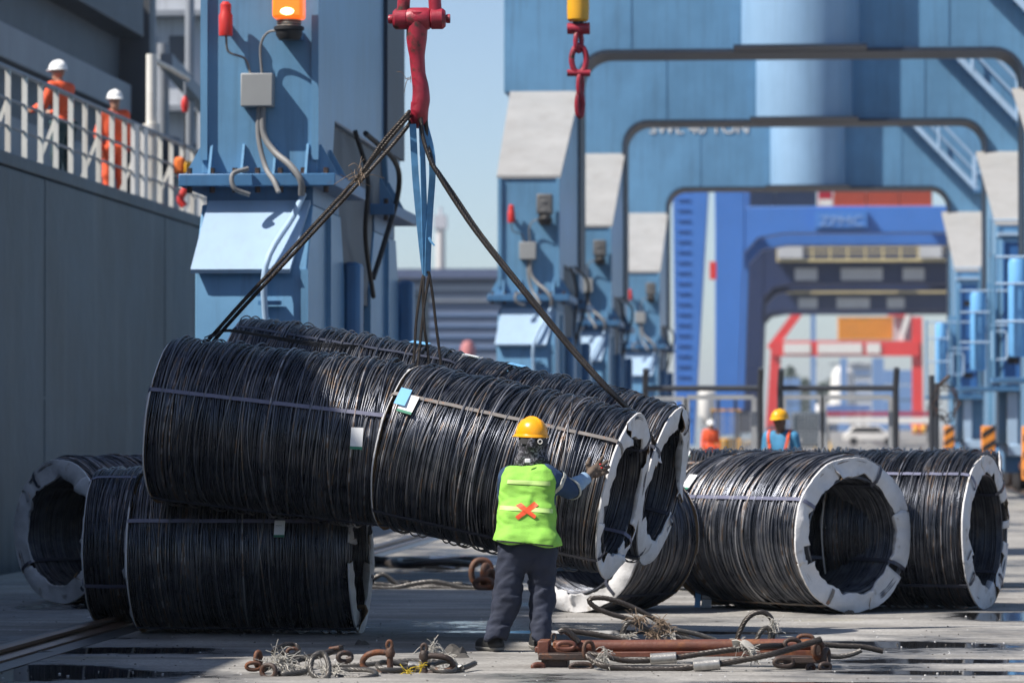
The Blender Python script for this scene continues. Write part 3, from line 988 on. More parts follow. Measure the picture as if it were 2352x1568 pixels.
sts(Y3, 'shade-darkened navy container crane with the lower walkway above the red yard gantry', NAVY_SHADE, PZ(712, Y3), PZ(640, Y3), (PZ(674, Y3), 1.3),
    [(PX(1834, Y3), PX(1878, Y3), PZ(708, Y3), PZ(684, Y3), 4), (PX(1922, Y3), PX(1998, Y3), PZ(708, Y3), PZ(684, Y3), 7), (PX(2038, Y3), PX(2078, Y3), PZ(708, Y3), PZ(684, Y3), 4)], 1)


def px_box(u0, u1, v0, v1, Y, d):
    return MB().box((PX(u0, Y), Y, PZ(v1, Y)), (PX(u1, Y), Y + d, PZ(v0, Y)))


# containers seen over the blue beam, on a ship-height stack
CONT_O = M('orange_red_container_paint', (0.55, 0.10, 0.05), 0.55, 0, 0.15, 0.4)
CONT_Y = M('orange_yellow_container_paint', (0.80, 0.34, 0.02), 0.55, 0, 0.1, 0.4)
CONT_N = M('navy_container_paint', (0.025, 0.05, 0.12), 0.55, 0, 0.2, 0.4)
CONT_R = M('red_container_paint', (0.55, 0.02, 0.05), 0.55, 0, 0.1, 0.4)


def container(u0, u1, v0, v1, Y, d, mat, label, n=12, group=None):
    x0, x1, z0, z1 = PX(u0, Y), PX(u1, Y), PZ(v1, Y), PZ(v0, Y)
    t = thing('shipping_container', label, 'container', ((x0 + x1) / 2, Y, z0), group)
    MB().box((x0, Y, z0), (x1, Y + d, z1)).build('body', mat, t)
    w = (x1 - x0) / n
    for i in range(n):
        MB().box((x0 + w * (i + 0.1), Y - w * 0.25, z0 + 0.12), (x0 + w * (i + 0.55), Y, z1 - 0.12)).build('corrugation', mat, t)
    for z in (z0, z1 - 0.14):
        MB().box((x0, Y - w * 0.3, z), (x1, Y, z + 0.14)).build('frame_rail', mat, t)


YC = 300
MB_ = px_box(1660, 2170, 476, 482, YC, 14)
tag(MB_.build('cargo_deck', NAVY_SHADE), 'navy cross beam carrying containers above the bright blue crane beam', 'beam')
for i, (u0, u1) in enumerate(((1915, 1990), (1992, 2066), (2068, 2142))):
    container(u0, u1, 436, 474, YC, 12, CONT_O, ('orange red container next to the red and white one above the blue beam', 'orange red container in the middle of its row above the blue beam', 'orange red container at the far end of its row above the blue beam')[i], 9, 'orange containers above the blue beam')
container(1880, 1912, 436, 474, YC, 12, CONT_R, 'red and white container at the end of the orange row', 4)
tag(px_box(1882, 1911, 458, 473, YC - 1.2, 0.3).build('white_panel', WHITEP), 'white panel hung on the red container above the blue beam', 'panel')
for i, (u0, u1) in enumerate(((1690, 1780), (1782, 1876))):
    container(u0, u1, 436, 474, YC, 12, CONT_N, ('navy container above the blue beam on the side of the raking leg', 'navy container above the blue beam touching the red and white one')[i], 8, 'navy containers above the blue beam')

# red yard gantry
YR = 640
t = thing('yard_gantry', 'red rubber tyred yard gantry framed inside the blue crane portals', 'gantry crane', (PX(1945, YR), YR, 0))


def rbar(u0, v0, u1, v1, w, name='member', m=REDG, y=YR):
    p0, p1 = at(u0, v0, y), at(u1, v1, y)
    return MB().bar(p0, p1, w * y / FPX, 1.6, (0, 1, 0)).build(name, m, t)


rbar(1770, 998, 1783, 800, 24, 'leg')
rbar(2108, 998, 2106, 728, 24, 'leg')
rbar(1770, 802, 1835, 716, 20, 'diagonal_brace')
MB().bar(at(1772, 800, YR), at(2110, 800, YR), 3.0, 34 * YR / FPX, (0, 0, 1)).build('cross_beam', REDG, t)
for (u0, u1, n) in ((1800, 1862, 6), (1878, 1980, 9), (1990, 2022, 3)):
    sign_with_bars('sign', t, PX(u0, YR), PX(u1, YR), PZ(812, YR), PZ(788, YR), YR - 1.6, n, WHITEP)
rbar(2062, 800, 2086, 722, 12, 'hoist_frame', WHITEP)
px_box(2040, 2092, 716, 726, YR, 3).build('trolley', REDG, t)
px_box(2054, 2096, 722, 800, YR + 3, 3).build('machinery_house', M('gantry_grey_paint', (0.5, 0.45, 0.46), 0.5), t)
px_box(1760, 1792, 975, 1001, YR, 3).build('tyre_bogie', REDG, t)
px_box(2092, 2136, 958, 978, YR, 3).build('tyre_bogie', REDG, t)
for u in (2102, 2120, 1772, 1786):
    c = at(u, 992, YR)
    MB().revolve([(0, -0.4), (0.7, -0.4), (0.8, -0.2), (0.8, 0.2), (0.7, 0.4), (0, 0.4)], (c.x, YR - 0.5, 0.8), 'x', 14).build('tyre', YELLOW if u > 2000 else BLACK, t)
container(1925, 2052, 728, 778, YR + 16, 12, CONT_Y, 'orange yellow corrugated container held behind the red gantry', 14)
container(2070, 2098, 735, 770, YR + 12, 12, CONT_R, 'dark red container behind the white hoist frame of the gantry', 4)

# hazy things past the gantry
HAZEBLUE = M('distant_blue_paint', (0.13, 0.24, 0.45), 0.6, 0, 0.1, 0.05)
HAZEGREY = M('distant_pale_wall', (0.52, 0.54, 0.56), 0.7, 0, 0.08, 0.05)
YD = 900
for (u0, u1, v0, lab) in ((1862, 1874, 718, 'thin blue crane leg far behind the red gantry, beside the sky gap'), (1930, 1946, 822, 'blue crane leg far behind the red gantry, beside the white tanks'),
                          (2004, 2030, 822, 'broad blue crane leg far behind the red gantry')):
    b = px_box(u0, u1, v0, 975, YD, 6)
    b.box((PX(u0 - 6, YD), YD - 1, 0.1), (PX(u1 + 6, YD), YD + 7, 1.8))
    tag(b.build('distant_crane_leg', HAZEBLUE), lab, 'crane leg')
tk = thing('storage_tank', 'row of pale rounded storage tanks behind the red gantry', 'tank', (PX(1900, YD), YD + 10, 0))
for u in (1888, 1902, 1916, 1930):
    c = at(u, 930, YD + 10)
    MB().revolve([(0, 0), (2.1, 0), (2.1, 5.2), (1.4, 6.2), (0, 6.5)], (c.x, YD + 10, 0), n=18).build('tank_shell', WHITEP, tk)
bl = thing('port_office', 'pale port building behind the red gantry beam', 'building', (PX(1985, 1000), 1000, 0))
px_box(1950, 2002, 835, 985, 1000, 30).build('wall', HAZEGREY, bl)
px_box(1948, 2004, 831, 836, 999, 32).build('roof', HAZEGREY, bl)
for k in range(4):
    for j in range(3):
        px_box(1956 + k * 11, 1963 + k * 11, 850 + j * 26, 862 + j * 26, 999.6, 0.3).build('window', HAZEBLUE, bl)
cv = thing('spherical_tank', 'white dome shaped tank hanging in view under the red beam', 'tank', (PX(1938, YD), YD + 30, 0))
MB().revolve([(0, 0), (2.4, 0.5), (3.4, 2.2), (3.2, 9), (2.6, 14), (1.2, 15.4), (0, 15.6)], (PX(1938, YD), YD + 30, 0), n=20).build('shell', WHITEP, cv)
for (u0, u1, v0, m, lab) in ((1790, 1840, 868, HAZEBLUE, 'blue container stack behind the left leg of the red gantry'), (2030, 2100, 850, HAZEBLUE, 'blue container stack behind the right leg of the red gantry')):
    t2 = thing('container_stack', lab, 'containers', (PX(u0, 800), 800, 0))
    n = 4
    for k in range(n):
        for j in range(2):
            va = v0 + (990 - v0) * k / n
            vb = v0 + (990 - v0) * (k + 1) / n - 3
            ua = u0 + (u1 - u0) * j / 2
            px_box(ua, ua + (u1 - u0) / 2 - 2, va, vb, 800, 6).build('container', m, t2)

# trees far behind
LEAF = M('distant_foliage', (0.05, 0.085, 0.05), 0.8, 0, 0.4, 0.3)
BARK = M('distant_bark', (0.08, 0.06, 0.05), 0.9)


def far_tree(u, Y, h, w, label, seed):
    rr = random.Random(seed)
    c = at(u, 975, Y)
    t = thing('tree', label, 'tree', (c.x, Y, 0), 'trees beyond the yard')
    MB().tube([(c.x, Y, 0), (c.x + 0.1, Y, h * 0.35), (c.x, Y, h * 0.7)], [0.4, 0.3, 0.1], 8).build('trunk', BARK, t)
    vs, fs = [], []
    for i in range(900):
        a, z = rr.random() * 6.283, rr.random()
        rad = w * math.sqrt(rr.random()) * math.sin(math.pi * (0.12 + 0.85 * z)) * (0.8 + 0.3 * math.sin(3 * a + seed) * math.sin(5 * z))
        p = Vector((c.x + rad * math.cos(a), Y + rad * math.sin(a), h * (0.25 + 0.75 * z)))
        d1 = Vector((rr.gauss(0, 1), rr.gauss(0, 1), rr.gauss(0, 1))).normalized() * 0.45
        d2 = d1.cross(Vector((rr.gauss(0, 1), rr.gauss(0, 1), rr.gauss(0, 1)))).normalized() * 0.35
        k = len(vs)
        vs += [p - d1, p + d2, p + d1, p - d2]
        fs.append((k, k + 1, k + 2, k + 3))
    MB().add(vs, fs).build('crown', LEAF, t, sharp=0)


for i, (u, h, w) in enumerate(((1815, 17, 5), (1850, 14, 5), (1892, 13, 6), (1918, 15, 6), (2085, 9, 5), (2062, 10, 5), (1800, 12, 5))):
    far_tree(u, 1040 + 12 * i, h, w, 'dark green tree beyond the yard behind the red gantry', i)

# warehouse across the basin and the slim tower behind it
YW = 330
WALL1 = M('slate_blue_cladding', (0.15, 0.19, 0.27), 0.6, 0, 0.08, 0.08)
WALL2 = M('pale_cladding_band', (0.36, 0.39, 0.44), 0.6, 0, 0.08, 0.08)
t = thing('warehouse', 'long slate blue shed with pale bands across the basin', 'building', (PX(1040, YW), YW, -2.6))
px_box(820, 1330, 634, 1060, YW, 40).build('wall', WALL1, t)
px_box(815, 1335, 614, 636, YW - 1, 42).build('roof_edge', M('dark_blue_fascia', (0.09, 0.12, 0.21), 0.6), t)
for (v0, v1, u0, u1) in ((652, 666, 820, 1330), (676, 690, 820, 1330), (806, 832, 820, 1056)):
    px_box(u0, u1, v0, v1, YW - 0.3, 0.28).build('wall_band', WALL2, t)
for v in (720, 745, 770, 795, 850):
    px_box(820, 1330, v, v + 3, YW - 0.2, 0.18).build('cladding_joint', HAZEBLUE, t)
t = thing('radio_tower', 'slim pale tower rising behind the shed in the haze', 'tower', (PX(1012, 700), 700, -2.6))
TOWERP = M('hazy_cream_concrete', (0.60, 0.57, 0.55), 0.7, 0, 0.05, 0.05)
TOWERG = M('hazy_grey_cladding', (0.5, 0.5, 0.54), 0.7, 0, 0.05, 0.05)
c0 = at(1012, 640, 700)
MB().tube([(c0.x, 700, -2.6), (c0.x, 700, PZ(500, 700))], [1.1, 0.8], 14).build('shaft', TOWERP, t)
MB().box((c0.x - 1.1, 699, PZ(522, 700)), (c0.x + 1.1, 701, PZ(490, 700))).build('cabin', TOWERG, t)
MB().tube([(c0.x, 700, PZ(490, 700)), (c0.x, 700, PZ(472, 700))], 0.3, 8).build('mast', TOWERG, t)
bu = at(1075, 850, 250)
t = thing('marker_buoy', 'small pale and red marker standing before the slate blue shed', 'marker', (bu.x, 250, -2.6))
MB().tube([(bu.x, 250, -2.6), (bu.x, 250, PZ(830, 250))], 0.28, 12).build('post', HAZEGREY, t)
MB().revolve([(0, -0.5), (0.45, -0.35), (0.5, 0.2), (0.3, 0.6), (0, 0.7)], (bu.x, 250, PZ(805, 250)), n=14).build('head', M('faded_red_paint', (0.45, 0.16, 0.16), 0.6), t)

# ------------------------------------------------------------------ fence and gate
YF = 70
FPOST = M('dark_fence_steel', (0.05, 0.055, 0.065), 0.5, 0.2, 0.2, 2, rust=0.15)
FGALV = M('galvanised_steel', (0.42, 0.43, 0.44), 0.45, 0.3, 0.1, 3)
FMESH = M('galvanised_mesh_wire', (0.36, 0.37, 0.38), 0.5, 0.3, 0.1, 3)
fence_t = thing('wire_fence', 'galvanised mesh fence with dark posts and an open gate behind the coils', 'fence', (PX(1765, YF), YF, 0))
for u, v in ((1482, 848), (1746, 846), (1792, 848), (2057, 846)):
    x = PX(u, YF)
    MB().tube([(x, YF, 0), (x, YF, PZ(890, YF)), (x + 0.02, YF - 0.18, PZ(v, YF))], 0.055, 10).build('post', FPOST, fence_t)
for (u0, u1) in ((1482, 1746), (1792, 2057)):
    MB().tube([(PX(u0, YF), YF, PZ(891, YF)), (PX(u1, YF), YF, PZ(891, YF))], 0.05, 8).build('top_rail', FPOST, fence_t)


def mesh_panel(u0, u1, v0, Y, frame=True):
    x0, x1, z1 = PX(u0, Y), PX(u1, Y), PZ(v0, Y)
    p = MB()
    for x in (x0, x1):
        p.box((x - 0.045, Y - 0.04, 0.1), (x + 0.045, Y + 0.04, z1))
    for z in (0.15, z1):
        p.box((x0, Y - 0.035, z - 0.04), (x1, Y + 0.035, z + 0.04))
    fr = p.build('panel_frame', FGALV, fence_t)
    w = MB()
    n = int((x1 - x0) / 0.11)
    for i in range(1, n):
        x = x0 + (x1 - x0) * i / n
        w.box((x - 0.011, Y - 0.006, 0.15), (x + 0.011, Y + 0.006, z1))
    for j in range(1, int(z1 / 0.11)):
        w.box((x0, Y + 0.007, j * 0.11 - 0.011), (x1, Y + 0.017, j * 0.11 + 0.011))
    tag(w.build('wire_mesh', FMESH, fr, sharp=0), kind='stuff')


mesh_panel(1500, 1572, 915, YF + 0.25)
mesh_panel(1578, 1732, 912, YF + 0.25)
mesh_panel(1800, 1886, 912, YF + 0.25)
mesh_panel(1892, 2046, 912, YF + 0.25)
for u in (2140, 2150):
    t = thing('fence_post', 'bare dark steel post ' + ('with a rusty diagonal arm' if u < 2145 else 'paired close to the post with the arm'), 'post', (PX(u, 62), 62, 0))
    x = PX(u, 62)
    MB().tube([(x, 62, 0), (x, 62, PZ(862 if u < 2145 else 880, 62))], 0.045, 8).build('upright', FPOST, t)
    if u < 2145:
        MB().tube([(x, 62, PZ(900, 62)), (x + 0.28, 62, PZ(862, 62))], 0.03, 8).build('diagonal_arm', RUSTY_D, t)
t = thing('barbed_wire_coil', 'tangled coil of dark barbed wire by the bare posts', 'wire', (PX(2172, 62), 62, PZ(960, 62)))
rr = random.Random(3)
pts = []
for i in range(90):
    a = i * 0.55
    pts.append(at(2172, 925, 62) + Vector((0.17 * math.cos(a) + rr.gauss(0, 0.04), rr.gauss(0, 0.08), 0.25 * math.sin(a) + rr.gauss(0, 0.05))))
MB().tube(catmull(pts, 3), 0.006, 5).build('strand', RUSTY_D, t)

# yard vehicles and markings seen through the fence
t = thing('forklift', 'yellow forklift parked behind the mesh fence', 'forklift', (PX(1655, 150), 150, 0))
x0 = PX(1632, 150)
MB().box((x0, 150, 0.35), (x0 + 1.2, 152.2, 1.05)).build('chassis', YELLOW, t, bevel=0.08)
for (a, b_) in ((0.08, 0.1), (1.05, 0.1), (0.08, 1.9), (1.05, 1.9)):
    MB().tube([(x0 + a, 150 + b_, 1.0), (x0 + a, 150 + b_ + 0.1, 2.1)], 0.04, 8).build('cab_post', BLACK, t)
MB().box((x0, 150, 2.1), (x0 + 1.15, 152.1, 2.18)).build('cab_roof', YELLOW, t)
for a in (0.25, 0.9):
    MB().box((x0 + a, 149.7, 0.1), (x0 + a + 0.1, 149.85, 2.6)).build('mast', BLACK, t)
for a in (0.1, 1.1):
    for y in (150.4, 151.8):
        MB().revolve([(0, -0.12), (0.28, -0.12), (0.32, -0.06), (0.32, 0.06), (0.28, 0.12), (0, 0.12)], (x0 + a, y, 0.32), 'x', 16).build('wheel', BLACK, t)
t = thing('truck', 'dark truck parked side on behind the mesh gate', 'truck', (PX(1850, 190), 190, 0))
x0 = PX(1818, 190)
MB().box((x0, 190, 0.5), (x0 + 1.7, 195, 2.2)).build('cab', M('dark_truck_paint', (0.05, 0.07, 0.09), 0.4), t, bevel=0.12)
MB().box((x0 + 0.15, 189.97, 1.4), (x0 + 1.5, 189.995, 2.05)).build('windscreen', M('dark_glass', (0.03, 0.05, 0.07), 0.1, 0, 0), t)
for a in (0.2, 1.3):
    MB().box((x0 + a, 189.95, 0.75), (x0 + a + 0.25, 189.99, 0.95)).build('headlight', WHITEP, t)
for a in (0.1, 1.5):
    MB().revolve([(0, -0.15), (0.42, -0.15), (0.48, -0.08), (0.48, 0.08), (0.42, 0.15), (0, 0.15)], (x0 + a, 190.8, 0.48), 'x', 16).build('wheel', BLACK, t)
t = thing('bulk_hopper', 'white hopper silo standing beyond the fence panel', 'silo', (PX(1622, 170), 170, 0))
MB().revolve([(0.08, 1.5), (0.36, 2.0), (0.36, 3.0), (0, 3.2)], (PX(1622, 170), 171, 0), n=18).build('bin', WHITEP, t)
for a in range(4):
    MB().tube([(PX(1622, 170) + 0.3 * math.cos(a * 1.57 + 0.78), 171 + 0.3 * math.sin(a * 1.57 + 0.78), z) for z in (0, 2.1)], 0.05, 8).build('support', FGALV, t)
t = thing('parked_car', 'white car parked far behind the mesh gate', 'car', (PX(2000, 300), 300, 0))
cxx = PX(2000, 300)
MB().prism([(cxx - 2.1, 0.35), (cxx + 2.1, 0.35), (cxx + 2.1, 0.9), (cxx + 1.2, 1.0), (cxx + 0.6, 1.5), (cxx - 1.3, 1.5), (cxx - 1.9, 0.95), (cxx - 2.1, 0.9)], 'y', 300, 301.7).build('body', WHITEP, t, bevel=0.08)
MB().prism([(cxx + 1.05, 1.0), (cxx + 0.55, 1.42), (cxx - 1.2, 1.42), (cxx - 1.65, 1.0)], 'y', 299.985, 300.02).build('side_glass', BLACK, t)
for a in (-1.3, 1.3):
    MB().revolve([(0, -0.1), (0.28, -0.1), (0.32, -0.05), (0.32, 0.05), (0.28, 0.1), (0, 0.1)], (cxx + a, 300.05, 0.32), 'y', 16).build('wheel', BLACK, t)
t = thing('barrier', 'long dark red and blue barrier across the road behind the gate', 'barrier', (PX(1960, 340), 340, 0))
px_box(1890, 2140, 945, 955, 340, 0.3).build('red_plank', M('maroon_paint', (0.35, 0.04, 0.08), 0.5), t)
px_box(1890, 2000, 930, 943, 340, 0.3).build('blue_plank', M('barrier_blue_paint', (0.10, 0.18, 0.4), 0.5), t)
px_box(1890, 2140, 958, 972, 340, 0.3).build('white_plank', WHITEP, t)
for u in (1900, 1980, 2060, 2130):
    MB().box((PX(u, 340), 340.3, 0), (PX(u, 340) + 0.2, 340.5, PZ(930, 340))).build('post', FPOST, t)
YLINE = M('yellow_road_paint', (0.55, 0.34, 0.06), 0.7, 0, 0.3, 1, rust=0.25, rcol=(0.3, 0.28, 0.25), rscale=2)
for (u0, v0, u1, v1, w, lab) in ((1868, 1055, 1876, 1010, 0.16, 'worn yellow line on the concrete between the gate panels'), (1912, 1055, 1905, 1010, 0.16, 'worn yellow line on the concrete behind the mesh gate'),
                                 (1625, 1040, 1735, 1012, 0.3, 'orange yellow line slanting across the yard behind the fence')):
    a, c = gz(u0, v0), gz(u1, v1)
    s = Vector((c.y - a.y, a.x - c.x, 0)).normalized() * w / 2
    b = MB()
    b.add([a - s + Vector((0, 0, 0.004)), a + s + Vector((0, 0, 0.004)), c + s + Vector((0, 0, 0.004)), c - s + Vector((0, 0, 0.004))], [(0, 1, 2, 3)])
    tag(b.build('road_line', YLINE, sharp=0), lab, 'road marking')
# ------------------------------------------------------------------ wire rod coils
CR, CRI = 0.605, 0.445        # outer and inner radius


def wire_material():
    m = bpy.data.materials.new('wire_rod_steel')
    m.use_nodes = True
    nt = m.node_tree
    N, Lk = nt.nodes, nt.links
    b = N['Principled BSDF']
    at_ = N.new('ShaderNodeAttribute')
    at_.attribute_name = 'tint'
    tc = N.new('ShaderNodeTexCoord')
    no = N.new('ShaderNodeTexNoise')
    no.inputs['Scale'].default_value = 9
    no.inputs['Detail'].default_value = 6
    Lk.new(tc.outputs['Object'], no.inputs['Vector'])
    ad = N.new('ShaderNodeMath')
    ad.operation = 'ADD'
    Lk.new(at_.outputs['Fac'], ad.inputs[0])
    Lk.new(no.outputs[0], ad.inputs[1])
    cr = N.new('ShaderNodeValToRGB')
    e = cr.color_ramp.elements
    e[0].position, e[0].color = 0.42, (0.060, 0.067, 0.085, 1)
    e[1].position, e[1].color = 1.0, (0.42, 0.42, 0.44, 1)
    for p, c in ((0.60, (0.13, 0.14, 0.17, 1)), (0.78, (0.20, 0.20, 0.21, 1)), (0.90, (0.20, 0.135, 0.095, 1))):
        k = e.new(p)
        k.color = c
    Lk.new(ad.outputs[0], cr.inputs[0])
    Lk.new(cr.outputs[0], b.inputs['Base Color'])
    b.inputs['Metallic'].default_value = 0.72
    mr = N.new('ShaderNodeMapRange')
    mr.inputs['From Min'].default_value = 0.3
    mr.inputs['From Max'].default_value = 1.0
    mr.inputs['To Min'].default_value = 0.27
    mr.inputs['To Max'].default_value = 0.46
    Lk.new(ad.outputs[0], mr.inputs['Value'])
    Lk.new(mr.outputs[0], b.inputs['Roughness'])
    b.inputs['Specular IOR Level'].default_value = 0.55
    return m


WIRE = wire_material()
CORE = M('dark_light_block', (0.016, 0.017, 0.02), 0.55, 0.4, 0.3, 20)  # dark tube added inside each coil to block light between the loops


def smooth_rand(rng, n, sigma, amp=1.0):
    x = rng.normal(0, 1, n + 8 * int(sigma) + 8)
    k = np.exp(-0.5 * (np.arange(-3 * int(sigma) - 3, 3 * int(sigma) + 4) / max(sigma, 0.1)) ** 2)
    y = np.convolve(x, k / k.sum(), 'same')[4 * int(sigma) + 4:][:n]
    return amp * y / (y.std() + 1e-6)


def loops_mesh(name, parts):
    """parts: list of (x[n, s], r[n, s], tint[n, s], wire radius); every row is one closed loop of wire"""
    V, F, T = [], [], []
    base = 0
    for X, Rr, Ti, wr in parts:
        n, s = X.shape
        th = np.linspace(0, 2 * np.pi, s, endpoint=False)[None, :]
        vs = []
        for da, dr in ((0, 1), (1, 0), (0, -1), (-1, 0)):
            r = Rr + dr * wr
            vs.append(np.stack([X + da * wr, r * np.sin(th), r * np.cos(th)], -1))
        v = np.stack(vs, 2).reshape(-1, 3)
        V.append(v)
        T.append(np.repeat(Ti.reshape(-1), 4))
        i = np.arange(n)[:, None, None]
        j = np.arange(s)[None, :, None]
        k = np.arange(4)[None, None, :]
        idx = lambda i_, j_, k_: base + (i_ * s + j_ % s) * 4 + k_ % 4
        f = np.stack([idx(i, j, k), idx(i, j, k + 1), idx(i, j + 1, k + 1), idx(i, j + 1, k)], -1).reshape(-1, 4)
        F.append(f)
        base += n * s * 4
    V, F, T = np.concatenate(V), np.concatenate(F), np.concatenate(T)
    me = bpy.data.meshes.new(name)
    me.vertices.add(len(V))
    me.vertices.foreach_set('co', V.astype(np.float32).ravel())
    me.loops.add(F.size)
    me.loops.foreach_set('vertex_index', F.astype(np.int32).ravel())
    me.polygons.add(len(F))
    me.polygons.foreach_set('loop_start', np.arange(0, F.size, 4, dtype=np.int32))
    me.polygons.foreach_set('loop_total', np.full(len(F), 4, np.int32))
    me.update(calc_edges=True)
    me.polygons.foreach_set('use_smooth', np.ones(len(F), bool))
    a = me.attributes.new('tint', 'FLOAT', 'POINT')
    a.data.foreach_set('value', T.astype(np.float32))
    me.materials.append(WIRE)
    return me


def coil_wire(seed, L, curl=1.0, messy=1.0):
    rng = np.random.default_rng(seed)
    n, s = int(L * 104), 76
    th = np.linspace(0, 2 * np.pi, s, endpoint=False)[None, :]
    out = []
    for layer in range(2):
        x0 = np.sort(np.linspace(-L / 2 + 0.012, L / 2 - 0.012, n) + rng.normal(0, 0.003, n))
        A1, A2 = smooth_rand(rng, n, 9, 0.022 * messy), smooth_rand(rng, n, 4, 0.010 * messy)
        f1, f2 = smooth_rand(rng, n, 12, 0.9), smooth_rand(rng, n, 6, 1.2)
        X = x0[:, None] + A1[:, None] * np.cos(th + f1[:, None]) + A2[:, None] * np.cos(2 * th + f2[:, None]) + rng.normal(0, 0.0035, (n, 1)) * np.cos(3 * th + rng.random((n, 1)) * 6)
        w = np.clip(np.cos(th), 0, 1) ** 1.6
        ph = np.cumsum(0.075 + 0.03 * smooth_rand(rng, n, 5)) + layer * 0.4
        sw = (ph % 1.0)[:, None]
        X = X + w * curl * (0.10 * (sw - 0.5) + 0.02 * smooth_rand(rng, n, 2)[:, None])
        Rr = CR - 0.006 - layer * 0.016 - 0.010 * rng.random((n, 1)) + 0.004 * np.cos(2 * th + rng.random((n, 1)) * 6)
        Rr = Rr + w * curl * (0.046 * np.sin(np.pi * sw) - 0.012 + rng.normal(0, 0.006, (n, 1)))
        stray = (rng.random((n, 1)) < 0.05) * messy
        Rr = Rr + stray * w * rng.random((n, 1)) * 0.035
        Rr = Rr - 0.012 * np.clip(-np.cos(th), 0, 1) ** 6
        edge = np.clip((np.abs(x0) - (L / 2 - 0.07)) / 0.07, 0, 1)[:, None]
        Rr = Rr - 0.028 * edge ** 2
        X = np.clip(X, -L / 2 + 0.004, L / 2 - 0.004)
        Ti = 0.12 * smooth_rand(rng, n, 6)[:, None] + rng.normal(0, 0.14, (n, 1)) + 0.06 * np.sin(th * 2 + rng.random((n, 1)) * 6) + 0.10
        out.append((X, Rr, Ti, 0.0062))
    ns = 30
    xs = rng.uniform(-L / 2 + 0.08, L / 2 - 0.08, ns)[:, None]
    X = xs + rng.normal(0, 0.035, (ns, 1)) * np.cos(th + rng.random((ns, 1)) * 6.28) + rng.normal(0, 0.016, (ns, 1)) * np.cos(2 * th + rng.random((ns, 1)) * 6.28)
    X = np.clip(X, -L / 2 + 0.006, L / 2 - 0.006)
    Rr = CR + 0.004 + 0.006 * rng.random((ns, 1)) + np.clip(np.cos(th), 0, 1) ** 2 * curl * (0.012 + 0.03 * rng.random((ns, 1)))
    out.append((X, Rr, 0.16 + rng.normal(0, 0.16, (ns, 1)) + 0 * th, 0.0062))
    n2, s2 = int(L * 105), 56
    th2 = np.linspace(0, 2 * np.pi, s2, endpoint=False)[None, :]
    x0 = np.linspace(-L / 2 + 0.012, L / 2 - 0.012, n2) + rng.normal(0, 0.003, n2)
    X = x0[:, None] + smooth_rand(rng, n2, 6, 0.014)[:, None] * np.cos(th2 + smooth_rand(rng, n2, 8)[:, None])
    X = np.clip(X, -L / 2 + 0.004, L / 2 - 0.004)
    Rr = CRI + 0.004 + 0.010 * rng.random((n2, 1)) + 0.004 * np.cos(2 * th2 + rng.random((n2, 1)) * 6)
    out.append((X, Rr, np.full((n2, s2), 0.06) + rng.normal(0, 0.07, (n2, 1)), 0.005))
    return loops_mesh('wire_windings', out)


def core_mesh(L):
    b = MB()
    n = 56
    prof = [(CRI + 0.012, -L / 2 + 0.02), (CR - 0.05, -L / 2 + 0.02), (CR - 0.03, -L / 2 + 0.10), (CR - 0.03, L / 2 - 0.10), (CR - 0.05, L / 2 - 0.02), (CRI + 0.012, L / 2 - 0.02), (CRI + 0.012, -L / 2 + 0.02)]
    b.revolve(prof, (0, 0, 0), 'x', n)
    return b


